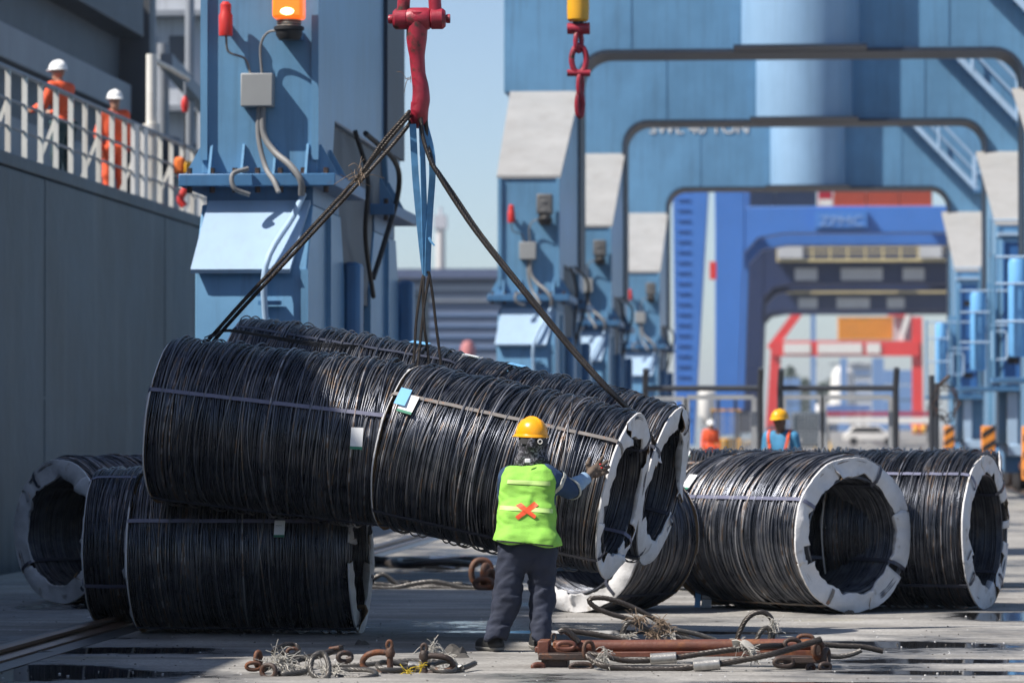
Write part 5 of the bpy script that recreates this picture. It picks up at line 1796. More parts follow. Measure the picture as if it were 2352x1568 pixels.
lay([(772, 1552, 24.5), (800, 1556, 24.45), (840, 1556, 24.45), (864, 1548, 24.55), (850, 1538, 24.7), (810, 1536, 24.8), (770, 1538, 24.8)], 24.5, 0.016, 'rope_loop', ROPE_G, t)


def ring_link(parent, u, v, Y, w, h, r, tilt, mat=RUSTY):
    c = at(u, v, Y)
    pts = []
    for i in range(22):
        a = 2 * math.pi * i / 22
        x, z = w * math.cos(a), h * math.sin(a)
        x = math.copysign(abs(x) ** 0.8 * w ** 0.2, x)
        pts.append(c + Vector((x * math.cos(tilt), x * math.sin(tilt), z)))
    MB().tube(pts, r, 12, True).build('chain_link', mat, parent)


ring_link(t, 582, 1529, 24.75, 0.045, 0.022, 0.013, 0.3)
ring_link(t, 593, 1513, 24.8, 0.022, 0.045, 0.016, 0.9)
ring_link(t, 617, 1541, 24.5, 0.05, 0.042, 0.016, -0.4, RUSTY_D)
ring_link(t, 672, 1497, 25.1, 0.035, 0.025, 0.012, 0.2)
ring_link(t, 792, 1508, 25.0, 0.045, 0.028, 0.017, 0.5, RUSTY_D)
MB().tube(PP([(756, 1490), (779, 1486)], 25.05), 0.014, 10).build('rusty_bolt', RUSTY, t)
MB().tube(PP([(796, 1514), (808, 1511)], 24.95), 0.018, 10).build('rusty_bolt', RUSTY_D, t)
tf = MB()
for i, (u, v) in enumerate(((640, 1512), (655, 1516), (625, 1520), (665, 1530), (648, 1536), (690, 1535), (740, 1535), (770, 1540), (760, 1545))):
    fibre_tuft(tf, at(u, v, 24.65), 0.055, 26, 20 + i)
tf.build('frayed_fibre', FIBRE, t)

# lifting beam with its chains and ropes
YB2 = 25.75
t = thing('spreader_beam', 'rusty red lifting beam lying on the quay under loops of wire rope', 'lifting beam', gz(1560, 1538))
a, b = at(1300, 1484, YB2), at(1868, 1480, YB2)
MB().tube([a, b], 0.042, 22).build('beam_pipe', BEAMRUST, t)
MB().bar(at(1300, 1502, YB2 - 0.02), at(1868, 1498, YB2 - 0.02), 0.11, 0.035).build('beam_flange', BEAMRUST, t, bevel=0.004)
for (u0, u1, v0, v1, y0, y1, m) in ((1236, 1262, 1470, 1502, YB2 - 0.16, YB2 + 0.1, BEAMRUST), (1240, 1352, 1497, 1512, YB2 - 0.26, YB2 + 0.06, RUSTY_D), (1229, 1300, 1484, 1498, YB2 - 0.13, YB2 + 0.08, BEAMRUST),
                                    (1246, 1306, 1511, 1540, YB2 - 0.22, YB2 + 0.02, RUSTY_D), (1270, 1310, 1472, 1486, YB2 - 0.12, YB2 + 0.06, BEAMRUST),
                                    (1780, 1892, 1504, 1519, YB2 - 0.26, YB2 + 0.06, RUSTY_D), (1862, 1890, 1474, 1506, YB2 - 0.16, YB2 + 0.1, RUSTY_D), (1800, 1862, 1518, 1532, YB2 - 0.20, YB2 + 0.02, RUSTY_D)):
    p, q = at(u0, v1, YB2 - 0.1), at(u1, v0, YB2 - 0.1)
    MB().box((p.x, y0, p.z), (q.x, y1, q.z)).build('end_plate', m, t, bevel=0.008)
for (u, v, y, w, h, r, ti, m) in ((1352, 1492, 25.45, 0.035, 0.055, 0.013, 0.5, RUSTY), (1300, 1482, 25.5, 0.055, 0.022, 0.016, 0.1, BEAMRUST), (1272, 1462, 25.8, 0.014, 0.022, 0.007, 0.2, RUSTY_D),
                                  (1335, 1530, 25.4, 0.07, 0.02, 0.014, 0.1, RUSTY_D), (1236, 1530, 25.45, 0.035, 0.016, 0.016, 0.4, BEAMRUST), (1820, 1478, 25.5, 0.05, 0.03, 0.016, 0.3, RUSTY_D),
                                  (1850, 1466, 25.75, 0.05, 0.022, 0.014, 0.1, RUSTY), (1880, 1492, 25.5, 0.04, 0.05, 0.017, 0.7, RUSTY), (1898, 1508, 25.45, 0.03, 0.05, 0.018, 1.1, RUSTY_D),
                                  (1800, 1520, 25.4, 0.06, 0.025, 0.016, 0.2, RUSTY_D), (1895, 1530, 25.4, 0.035, 0.02, 0.015, 0.4, RUSTY_D), (1862, 1532, 25.4, 0.03, 0.018, 0.013, 0.8, RUSTY_D)):
    ring_link(t, u, v, y, w, h, r, ti, m)
t = thing('wire_rope_sling', 'dark wire rope sling with two pressed sleeves lying along the rusty beam', 'sling', gz(1560, 1541))
lay([(1352, 1500, 25.4), (1387, 1506), (1439, 1516), (1500, 1514), (1560, 1508), (1620, 1499), (1690, 1490), (1758, 1483, 25.4), (1800, 1482, 25.5)], 25.35, 0.0185, 'rope_leg', ROPE, t)
lay([(1349, 1505, 25.35), (1383, 1527), (1440, 1535), (1530, 1537), (1600, 1530), (1660, 1522), (1702, 1515), (1777, 1500), (1840, 1482, 25.35), (1886, 1467, 25.4)], 25.22, 0.0195, 'rope_leg', ROPE, t)
MB().tube(PP([(1494, 1513), (1554, 1509)], 25.33), 0.037, 20).build('pressed_sleeve', STEEL, t, bevel=0.004)
MB().tube(PP([(1593, 1529), (1654, 1523)], 25.2), 0.039, 20).build('pressed_sleeve', STEEL, t, bevel=0.004)
tf = MB()
for i, (u, v) in enumerate(((1700, 1478), (1712, 1482), (1722, 1492), (1728, 1502), (1732, 1510), (1392, 1494), (1388, 1508), (1384, 1518))):
    if i == 5:
        tf.build('white_tie', FIBRE, t)
        tf = MB()
    fibre_tuft(tf, at(u, v, 25.25), 0.03, 20, 60 + i)
ribbon(PP([(1682, 1477), (1705, 1474), (1722, 1484), (1730, 1498), (1732, 1512)], 25.24), 0.05, 0.006, (0.1, 0.8)).build('white_rag', FIBRE, t)
tf.build('white_tie', FIBRE, t)
t = thing('wire_rope_sling', 'bent loops of wire rope with frayed ties rising behind the rusty beam', 'sling', gz(1540, 1490))
lay([(1593, 1470), (1552, 1448), (1514, 1426), (1470, 1402), (1430, 1384), (1390, 1373), (1360, 1373), (1353, 1380), (1368, 1394), (1400, 1408), (1454, 1424), (1478, 1440), (1500, 1460)], 26.1, 0.0165, 'rope_loop', ROPE, t)
lay([(1428, 1470), (1431, 1448), (1440, 1431), (1455, 1428), (1480, 1442), (1520, 1452), (1560, 1462), (1600, 1472)], 26.0, 0.0165, 'rope_loop', ROPE_G, t)
lay([(1510, 1432), (1552, 1445), (1600, 1455), (1645, 1470)], 26.05, 0.0165, 'rope_loop', ROPE_G, t)
lay([(1285, 1452), (1295, 1446), (1310, 1455), (1330, 1474)], 25.7, 0.02, 'rope_loop', ROPE, t)
lay([(1295, 1446), (1340, 1452), (1400, 1462), (1440, 1472)], 25.95, 0.019, 'rope_loop', ROPE, t)
tf = MB()
for i, (u, v) in enumerate(((1462, 1420), (1470, 1424), (1514, 1428), (1520, 1440), (1530, 1452), (1490, 1455), (1510, 1462))):
    fibre_tuft(tf, at(u, v, 25.98), 0.04, 30, 80 + i)
tf.build('brown_tie', FIBRE_B, t)
tf = MB()
fibre_tuft(tf, at(1446, 1462, 25.95), 0.04, 24, 90)
tf.build('white_tie', FIBRE, t)
tf = MB()
fibre_tuft(tf, at(1545, 1462, 25.95), 0.035, 20, 91)
tf.build('white_tie', FIBRE, t)
t = thing('wire_rope_sling', 'small upright loop of wire rope tied with white thread behind the beam end', 'sling', gz(1740, 1490))
lay([(1692, 1470), (1700, 1448), (1714, 1422), (1734, 1407), (1756, 1406), (1772, 1420), (1777, 1442), (1774, 1468)], 26.1, 0.0165, 'rope_loop', ROPE, t)
lay([(1738, 1468), (1748, 1448), (1762, 1441), (1770, 1452), (1768, 1470)], 26.05, 0.0165, 'rope_loop', ROPE_G, t)
tf = MB()
for i, v in enumerate((1428, 1438, 1448)):
    fibre_tuft(tf, at(1776, v, 26.05), 0.03, 24, 95 + i)
tf.build('white_tie', FIBRE, t)
t = thing('wire_rope_sling', 'straight tails of wire rope sticking out past the end of the beam', 'sling', gz(1960, 1500))
lay([(1880, 1478), (1930, 1482), (1980, 1484), (2028, 1494)], 25.7, 0.018, 'rope_tail', ROPE, t)
lay([(1885, 1500), (1920, 1507), (1955, 1502), (1978, 1492)], 25.6, 0.016, 'rope_tail', ROPE_G, t)

# chain and ropes on the wet quay behind the worker
t = thing('chain', 'rusty chain links heaped on the quay behind the pushing man', 'chain', gz(1108, 1352))
ring_link(t, 1106, 1314, 37.6, 0.10, 0.12, 0.030, 0.3)
ring_link(t, 1116, 1322, 37.5, 0.05, 0.10, 0.032, 1.1)
ring_link(t, 1112, 1340, 37.4, 0.09, 0.04, 0.03, -0.3)
ring_link(t, 1124, 1330, 37.5, 0.06, 0.09, 0.03, 0.8)
t = thing('wire_rope_sling', 'blurred wire ropes lying in a heap on the wet quay under the lifted coils', 'sling', gz(960, 1352))
for k, pts in enumerate(([(850, 1348), (900, 1350), (950, 1340), (1000, 1335), (1060, 1348), (1100, 1350)], [(850, 1340), (890, 1343), (940, 1352), (990, 1348), (1040, 1352), (1075, 1350)],
                         [(855, 1330), (880, 1318), (905, 1335), (930, 1350), (980, 1345), (1062, 1340)], [(860, 1352), (920, 1346), (965, 1351), (1030, 1345), (1070, 1352)])):
    lay([(u, v, 37.6 + 0.15 * k) for u, v in pts], 37.6, 0.022, 'rope_leg', ROPE_G, t)
t = thing('wire_rope_coil', 'dark rope coil lying further back on the wet quay', 'rope', gz(970, 1285))
for k in range(4):
    c = gz(975 + 10 * k, 1290, 0.05 + 0.04 * k)
    pts = [c + Vector((0.42 * math.cos(i * 0.35), 0.5 * math.sin(i * 0.35), 0.02 * math.sin(i))) for i in range(18)]
    MB().tube(pts, 0.035, 8, True).build('rope_turn', ROPE, t)
lay([(855, 1282, 45), (900, 1288, 45), (960, 1296, 45), (1040, 1300, 45), (1110, 1290, 45)], 45, 0.035, 'rope_tail', ROPE, t)

# timber wedge inside the glossy coil, scraps on the quay
l, r = by_end(1960, 1408, 49, 1, 1.72, 1.07)
m_ = l.lerp(r, 0.52)
t = MB()
d_ = (r - l).normalized()
c_ = m_ + Vector((0, 0, -CRI + 0.05))
t.bar(c_ + Vector((-0.20, 0.02, 0.02)), c_ + Vector((0.12, -0.02, 0.0)), 0.14, 0.04)
tag(t.build('timber_board', M('worn_timber', (0.16, 0.12, 0.09), 0.8, 0, 0.2, 6), bevel=0.003), 'short worn board lying inside the hollow of the glossy coil', 'board')
SCRAP = M('dark_scrap', (0.06, 0.055, 0.05), 0.8, 0, 0.3, 20)
SCRAP_W = M('pale_scrap', (0.5, 0.5, 0.5), 0.8, 0, 0.1, 20)
rr = random.Random(11)


def crumb(c, s, hgt):
    n = 7
    vs = [(c.x + s * rr.uniform(0.6, 1.2) * math.cos(2 * math.pi * i / n), c.y + s * rr.uniform(0.6, 1.3) * math.sin(2 * math.pi * i / n), 0.002) for i in range(n)]
    vs += [(c.x + (x - c.x) * 0.6, c.y + (y - c.y) * 0.6, hgt * rr.uniform(0.5, 1.3)) for x, y, z in vs]
    fs = [tuple(range(n, 2 * n))] + [(i, (i + 1) % n, n + (i + 1) % n, n + i) for i in range(n)]
    return vs, fs


for (u, v, s, h, mt_, lab) in ((1045, 1500, 0.10, 0.05, SCRAP, 'flat dark scrap of card near the left shoe'), (1062, 1508, 0.08, 0.02, SCRAP, 'thin dark scrap lying flat beside the frayed fibre'), (1035, 1500, 0.03, 0.06, SCRAP, 'upright torn shred of dark scrap'),
                              (830, 1480, 0.06, 0.03, SCRAP, 'small brown lump on the shaded quay behind the shackle'), (440, 1450, 0.12, 0.05, SCRAP_W, 'crumpled plastic film at the foot of the long shaded coil'), (60, 1497, 0.2, 0.02, SCRAP, 'flat dark patch of scrap beside the crane rail'),
                              (250, 1418, 0.2, 0.05, SCRAP_W, 'crumpled pale film between the shaded coils'), (1950, 1410, 0.05, 0.03, SCRAP, 'crumb of dirt under the end ring of the glossy coil')):
    g_ = gz(u, v)
    vs, fs = crumb(g_, s, h)
    tag(MB().add(vs, fs).build('scrap', mt_, sharp=0), lab, 'scrap')
b = MB()
for i in range(1500):
    u, v = rr.uniform(-20, 2380), 975 + (rr.random() ** 0.7) * 610
    if v < 1200:
        continue
    g_ = gz(u, v)
    vs, fs = crumb(g_, rr.uniform(0.003, 0.011), rr.uniform(0.002, 0.009))
    b.add(vs, fs, 1 if rr.random() < 0.35 else 0)
tag(b.build('grit', [SCRAP, SCRAP_W], sharp=0), 'fine grit and chips scattered over the concrete', 'grit', kind='stuff')
# ------------------------------------------------------------------ people: smooth bodies from distance fields
def surface_nets(fn, lo, hi, res):
    lo, hi = np.array(lo, float), np.array(hi, float)
    dims = np.maximum(((hi - lo) / res).astype(int) + 2, 3)
    ax = [lo[i] + res * np.arange(dims[i]) for i in range(3)]
    G = np.stack(np.meshgrid(*ax, indexing='ij'), -1).astype(np.float32)
    V = fn(G).astype(np.float32)
    ins = V < 0
    nx, ny, nz = dims
    cs = np.zeros((nx - 1, ny - 1, nz - 1), int)
    corners = [(i, j, k) for i in (0, 1) for j in (0, 1) for k in (0, 1)]
    sl = lambda c: (slice(c[0], nx - 1 + c[0]), slice(c[1], ny - 1 + c[1]), slice(c[2], nz - 1 + c[2]))
    for c in corners:
        cs += ins[sl(c)]
    act = (cs > 0) & (cs < 8)
    idx = -np.ones(act.shape, int)
    idx[act] = np.arange(act.sum())
    acc = np.zeros((act.sum(), 3))
    cnt = np.zeros(act.sum())
    ca = np.argwhere(act)
    for a in corners:
        for d in range(3):
            if a[d]:
                continue
            b = list(a)
            b[d] = 1
            va, vb = V[sl(a)][act], V[sl(b)][act]
            x = (va < 0) != (vb < 0)
            t = np.where(x, va / np.where(np.abs(va - vb) < 1e-9, 1e-9, va - vb), 0)
            p = ca + np.array(a)
            p = p.astype(float)
            p[:, d] += t
            acc += p * x[:, None]
            cnt += x
    verts = lo + res * acc / np.maximum(cnt, 1)[:, None]
    faces = []
    for d in range(3):
        e1, e2 = (d + 1) % 3, (d + 2) % 3
        s0 = [slice(0, n) for n in dims]
        s1 = [slice(0, n) for n in dims]
        s0[d], s1[d] = slice(0, dims[d] - 1), slice(1, dims[d])
        for e in (e1, e2):
            s0[e] = slice(1, dims[e] - 1)
            s1[e] = slice(1, dims[e] - 1)
        a, b = ins[tuple(s0)], ins[tuple(s1)]
        q = np.argwhere(a != b)
        off = np.zeros(3, int)
        off[e1] = 1
        off[e2] = 1
        q0 = q + off
        fl = a[tuple(q.T)]
        cells = []
        for o1, o2 in ((-1, -1), (0, -1), (0, 0), (-1, 0)):
            c = q0.copy()
            c[:, e1] += o1
            c[:, e2] += o2
            cells.append(idx[tuple(c.T)])
        f = np.stack(cells, 1)
        f[~fl] = f[~fl][:, ::-1]
        faces.append(f)
    faces = np.concatenate(faces)
    faces = faces[(faces >= 0).all(1)]
    return verts, faces


def cap(a, b, r1, r2, sq=None):
    """tapered capsule; sq = (direction, factor) flattens it along a direction"""
    a, b = np.array(a, np.float32), np.array(b, np.float32)

    def f(P):
        Q = P
        k = 1.0
        pa = P - a
        if sq is not None:
            d = np.array(sq[0], np.float32)
            d = d / np.linalg.norm(d)
            pa = pa + (pa @ d)[..., None] * d * (1 / sq[1] - 1)
            k = 0.5 + 0.5 * sq[1]
        ba = b - a
        t = np.clip((pa @ ba) / max(float(ba @ ba), 1e-9), 0, 1)
        q = pa - t[..., None] * ba
        return (np.sqrt((q * q).sum(-1)) - (r1 + (r2 - r1) * t)) * k
    return f


def ell(c, rx, ry, rz, fx=None):
    """ellipsoid with axes side, forward, up; fx = forward direction in plan"""
    c = np.array(c, np.float32)
    f = np.array(fx if fx is not None else (0, 1, 0), np.float32)
    f = f / np.linalg.norm(f)
    up = np.array((0, 0, 1), np.float32)
    s = np.cross(f, up)
    s = s / np.linalg.norm(s)
    up = np.cross(s, f)

    def fn(P):
        q = P - c
        l = np.stack([(q @ s) / rx, (q @ f) / ry, (q @ up) / rz], -1)
        k = np.sqrt((l * l).sum(-1))
        return (k - 1) * min(rx, ry, rz)
    return fn


def smin(fs, k):
    def f(P):
        d = fs[0](P)
        for g in fs[1:]:
            e = g(P)
            h = np.clip(0.5 + 0.5 * (e - d) / k, 0, 1)
            d = e + (d - e) * h - k * h * (1 - h)
        return d
    return f


def wob(seed, scale, amp, n=5, stretch=(1, 1, 1)):
    """cheap smooth 3-D noise made of sines, for folds in cloth"""
    rng = np.random.default_rng(seed)
    D = rng.normal(0, 1, (n, 3)) * np.array(stretch)
    D = (D / np.linalg.norm(D, axis=1, keepdims=True) * scale * rng.uniform(0.6, 1.6, (n, 1))).astype(np.float32)
    ph = rng.random(n) * 6.28

    def f(P):
        s = 0
        for i in range(n):
            s = s + np.sin(P @ D[i] + ph[i] + 1.5 * s / (i + 1))
        return amp * s / math.sqrt(n)
    return f


def sdf_object(name, fn, lo, hi, res, mat, parent, smooth=2, mats=None, chooser=None):
    v, f = surface_nets(fn, lo, hi, res)
    o_ = parent.get('_origin')
    v = v - np.array(o_)
    me = bpy.data.meshes.new(name)
    me.from_pydata(v.tolist(), [], f.tolist())
    for m in (mats or [mat]):
        me.materials.append(m)
    if chooser:
        w = v + np.array(o_)
        cen = w[f].mean(1)
        me.polygons.foreach_set('material_index', chooser(cen).astype(np.int32))
    me.polygons.foreach_set('use_smooth', [True] * len(me.polygons))
    me.update()
    o = bpy.data.objects.new(name, me)
    COL.objects.link(o)
    o.parent = parent
    return o


def bounds(pts, pad):
    A = np.array([tuple(p) for p in pts])
    return A.min(0) - pad, A.max(0) + pad


SKIN = M('brown_skin', (0.13, 0.065, 0.04), 0.5, 0, 0.1, 20)
SKIN_L = M('tan_skin', (0.30, 0.16, 0.10), 0.5, 0, 0.1, 20)
SHOE = M('dark_shoe', (0.03, 0.03, 0.03), 0.55, 0, 0.2, 20, bump=0.002, bscale=90)
SOLE = M('pale_sole', (0.25, 0.24, 0.22), 0.8)


def V3(p):
    return np.array(tuple(p), np.float32)


def body_parts(J, fwd):
    """distance fields of torso, legs, arms and head from the joint positions"""
    f = np.array((fwd[0], fwd[1], 0), np.float32)
    f = f / np.linalg.norm(f)
    hipm, chest = (V3(J['hipL']) + V3(J['hipR'])) / 2, (V3(J['shL']) + V3(J['shR'])) / 2
    belly = hipm * 0.5 + chest * 0.5
    s = V3(J['shR']) - V3(J['shL'])
    s = s / np.linalg.norm(s)
    tor = [cap(hipm - s * 0.06, hipm + s * 0.06, 0.110, 0.110, (f, 0.85)), cap(belly - s * 0.055, belly + s * 0.055, 0.115, 0.115, (f, 0.8)),
           cap(belly * 0.45 + chest * 0.55 - s * 0.06, belly * 0.45 + chest * 0.55 + s * 0.06, 0.125, 0.125, (f, 0.85)),
           cap(V3(J['shL']) + s * 0.035, V3(J['shR']) - s * 0.035, 0.068, 0.068)]
    torso = smin(tor, 0.07)
    neck = cap(chest, V3(J['head']) - np.array((0, 0, 0.05)), 0.062, 0.055)
    legs = {}
    for k in 'LR':
        legs[k] = smin([cap(J['hip' + k], J['knee' + k], 0.092, 0.062), cap(J['knee' + k], J['ank' + k], 0.060, 0.042)], 0.04)
    arms = {}
    for k in 'LR':
        arms[k] = smin([cap(J['sh' + k], J['el' + k], 0.056, 0.043), cap(J['el' + k], J['wr' + k], 0.043, 0.031)], 0.03)
    feet = {k: smin([cap(J['ank' + k], V3(J['ank' + k]) + np.array((0, 0, -0.03)), 0.045, 0.045), cap(V3(J['heel' + k]), V3(J['toe' + k]), 0.042, 0.036)], 0.04) for k in 'LR'}
    return torso, neck, legs, arms, feet


def hand_field(wr, palm_c, knuckles, tips, thumb, r=0.0095, bend=None):
    """palm plus four bent fingers and a thumb"""
    wr, pc = V3(wr), V3(palm_c)
    b = V3(bend) if bend is not None else np.zeros(3, np.float32)
    kn = [V3(k) for k in knuckles]
    fs = [cap(wr, pc, 0.027, 0.026), cap((kn[0] * 0.8 + wr * 0.2), kn[0], 0.019, 0.0145), cap((kn[3] * 0.75 + wr * 0.25), kn[3], 0.019, 0.0135), cap(pc, (kn[1] + kn[2]) / 2, 0.026, 0.0165)]
    palm = smin(fs, 0.02)
    fing = []
    for k, t in zip(kn, [V3(t) for t in tips]):
        mid = k * 0.52 + t * 0.48 - b
        fing.append(smin([cap(k, mid, r * 1.18, r * 1.06), cap(mid, t, r * 1.06, r * 0.86)], 0.006))
    t0, t1, t2 = [V3(t) for t in thumb]
    fing.append(smin([cap(t0, t1, r * 1.7, r * 1.25), cap(t1, t2, r * 1.25, r * 0.95)], 0.008))
    return smin([palm] + fing, 0.009)


def relaxed_hand(wr, el, fwd, side):
    """a loosely curled hand hanging on from the forearm"""
    wr, el = V3(wr), V3(el)
    d = (wr - el) / np.linalg.norm(wr - el)
    f = V3((fwd[0], fwd[1], 0))
    f = f / np.linalg.norm(f)
    n = np.cross(d, f)
    n = n / max(np.linalg.norm(n), 1e-5) * side
    f = np.cross(n, d) * side
    kn, tp = [], []
    for i, L in enumerate((0.075, 0.082, 0.077, 0.062)):
        o = f * (0.027 - 0.018 * i)
        k = wr + d * 0.088 + o
        kn.append(k)
        tp.append(k + d * L * 0.75 - n * L * 0.55)
    th = (wr + d * 0.03 + f * 0.02, wr + d * 0.07 + f * 0.05 - n * 0.01, wr + d * 0.10 + f * 0.05 - n * 0.03)
    return hand_field(wr, wr + d * 0.05, kn, tp, th, 0.009, n * -0.008), wr + d * 0.08


def head_field(c, fwd):
    c = V3(c)
    f = V3((fwd[0], fwd[1], fwd[2] if len(fwd) > 2 else 0))
    f = f / np.linalg.norm(f)
    up = np.array((0, 0, 1), np.float32)
    s = np.cross(f, up)
    s = s / np.linalg.norm(s)
    up = np.cross(s, f)
    skull = ell(c + up * 0.03 - f * 0.008, 0.076, 0.096, 0.096, f)
    jaw = ell(c - up * 0.055 + f * 0.022, 0.056, 0.066, 0.066, f)
    nose = cap(c + f * 0.088 + up * 0.012, c + f * 0.106 - up * 0.022, 0.008, 0.014)
    brow = cap(c + f * 0.080 + up * 0.03 - s * 0.035, c + f * 0.080 + up * 0.03 + s * 0.035, 0.015, 0.015)
    lip = cap(c + f * 0.084 - up * 0.052 - s * 0.018, c + f * 0.084 - up * 0.052 + s * 0.018, 0.009, 0.009)
    ears = [cap(c + s * 0.077 * k - f * 0.005 + up * 0.018, c + s * 0.077 * k - f * 0.005 - up * 0.02, 0.013, 0.009) for k in (-1, 1)]
    base = smin([skull, jaw, brow], 0.03)
    base = smin([base, nose, lip] + ears, 0.012)
    eyes = [ell(c + f * 0.092 + s * 0.032 * k + up * 0.008, 0.016, 0.012, 0.009, f) for k in (-1, 1)]

    def fn(P):
        d = base(P)
        for e in eyes:
            d = np.maximum(d, -(e(P)))
        return d
    return fn


def hard_hat(parent, c, fwd, mat, r=0.125, tilt=0.0, peak=0.045, sub='hard_hat', fine=True):
    """ridged shell with a rim and a peak; c is the middle of the rim plane"""
    f = Vector((fwd[0], fwd[1], 0)).normalized()
    s = f.cross(Vector((0, 0, 1))).normalized()
    up = Vector((0, 0, 1))
    f2 = f * math.cos(tilt) + up * math.sin(tilt)
    up = s.cross(f2)
    f = f2
    c = Vector(c)
    b = MB()
    n, k = 48, 14
    vs, fs = [], []

    def P(x, y, z):
        return c + s * x + f * y + up * z
    prof = []
    for i in range(k):
        e = math.pi / 2 * i / (k - 1)
        prof.append((max(0.0, math.cos(e)) ** 0.85, math.sin(e)))
    for i, (q, h) in enumerate(prof):
        for j in range(n):
            a = 2 * math.pi * j / n
            x, y = r * 0.93 * q * math.cos(a), r * 1.1 * q * math.sin(a)
            z = 0.118 * h
            rid = max(0, 1 - abs(x) / 0.016) * 0.010 + max(0, 1 - abs(abs(x) - 0.042) / 0.008) * 0.004
            z += rid * min(1, h * 1.4)
            vs.append(P(x, y, z + 0.012))
    for i in range(k - 1):
        for j in range(n):
            j2 = (j + 1) % n
            fs.append((i * n + j, i * n + j2, (i + 1) * n + j2, (i + 1) * n + j))
    rim = len(vs)
    for (o, z) in ((1.0, 0.012), (1.0, 0.0), (1.075, -0.006), (1.075, -0.002), (1.0, 0.014)):
        for j in range(n):
            a = 2 * math.pi * j / n
            pk = peak * max(0, math.sin(a)) ** 3 if o > 1.01 else 0
            vs.append(P(r * 0.93 * o * math.cos(a), r * 1.1 * o * math.sin(a) + pk, z - pk * 0.25))
    for i in range(4):
        for j in range(n):
            j2 = (j + 1) % n
            fs.append((rim + i * n + j, rim + i * n + j2, rim + (i + 1) * n + j2, rim + (i + 1) * n + j))
    b.add(vs, fs)
    hat = b.build(sub, mat, parent, sharp=60)
    return hat, P


def simple_person(label, J, fwd, cloth_mat, hat_mat, group=None, res=0.016, lower=True, skin=SKIN_L, trouser_mat=None, hide_legs=False):
    base = Vector(((J['ankL'][0] + J['ankR'][0]) / 2, (J['ankL'][1] + J['ankR'][1]) / 2, min(J['ankL'][2], J['ankR'][2]) - 0.08))
    t = thing('person', label, 'person', base, group)
    torso, neck, legs, arms, feet = body_parts(J, fwd)
    hl, cl = relaxed_hand(J['wrL'], J['elL'], fwd, -1)
    hr, cr_ = relaxed_hand(J['wrR'], J['elR'], fwd, 1)
    head = head_field(J['head'], J.get('look', fwd))
    body = smin([torso, neck, legs['L'], legs['R'], arms['L'], arms['R'], feet['L'], feet['R'], hl, hr, head], 0.02)
    pts = [J[k] for k in ('hipL', 'hipR', 'kneeL', 'kneeR', 'ankL', 'ankR', 'toeL', 'toeR', 'shL', 'shR', 'elL', 'elR', 'wrL', 'wrR', 'head')]
    lo, hi = bounds(pts, 0.22)
    sdf_object('body', body, lo, hi, res * 0.9, skin, t)
    fold = wob(3, 26, 0.006)
    up = smin([torso, arms['L'], arms['R']], 0.035)
    wl, wr_ = V3(J['wrL']), V3(J['wrR'])
    hz = (J['hipL'][2] + J['hipR'][2]) / 2
    nk = V3(J['head']) - np.array((0, 0, 0.10))

    def jacket(P):
        d = up(P) - 0.016 + fold(P)
        d = np.maximum(d, (hz - 0.10) - P[..., 2])
        for w in (wl, wr_):
            d = np.maximum(d, 0.035 - np.sqrt(((P - w) ** 2).sum(-1)))
        return np.maximum(d, 0.065 - np.sqrt(((P - nk) ** 2).sum(-1)))
    sdf_object('jacket', jacket, lo, hi, res, cloth_mat, t)
    lg = smin([cap(J['hipL'], J['hipR'], 0.115, 0.115), legs['L'], legs['R']], 0.03)
    za, zb = J['ankL'][2], J['ankR'][2]

    def trousers(P):
        d = lg(P) - 0.020 + wob(5, 30, 0.006)(P)
        d = np.maximum(d, P[..., 2] - (hz + 0.03))
        return np.maximum(d, (min(za, zb) - 0.02) - P[..., 2])
    l2, h2 = bounds([J[k] for k in ('hipL', 'hipR', 'kneeL', 'kneeR', 'ankL', 'ankR')], 0.2)
    sdf_object('trousers', trousers, l2, h2, res, trouser_mat or cloth_mat, t)
    for k in 'LR':
        l3, h3 = bounds([J['ank' + k], J['toe' + k], J['heel' + k]], 0.09)
        fk = feet[k]
        sdf_object('shoe', lambda P, fk=fk: np.maximum(fk(P) - 0.010, (base.z + 0.006) - P[..., 2]), l3, h3, res, SHOE, t)
    hat, P = hard_hat(t, Vector(J['head']) + Vector((0, 0, 0.055)), J.get('look', fwd), hat_mat)
    return t, torso, P


HAT_Y = M('yellow_hard_hat', (0.80, 0.40, 0.015), 0.28, 0, 0.04, 8)
HAT_O = M('golden_hard_hat', (0.85, 0.36, 0.008), 0.25, 0, 0.04, 8)
HAT_W = M('white_hard_hat', (0.80, 0.80, 0.78), 0.3, 0, 0.03, 8)
COVER_O = M('orange_coverall', (0.78, 0.10, 0.03), 0.75, 0, 0.08, 6)
SHIRT_B = M('sky_blue_shirt', (0.05, 0.22, 0.40), 0.8, 0, 0.12, 8)
VEST_OR = M('orange_vest_fabric', (0.75, 0.10, 0.03), 0.7, 0, 0.08, 8)
VEST_GR = M('grey_reflective_tape', (0.30, 0.31, 0.32), 0.4, 0, 0.1, 8)


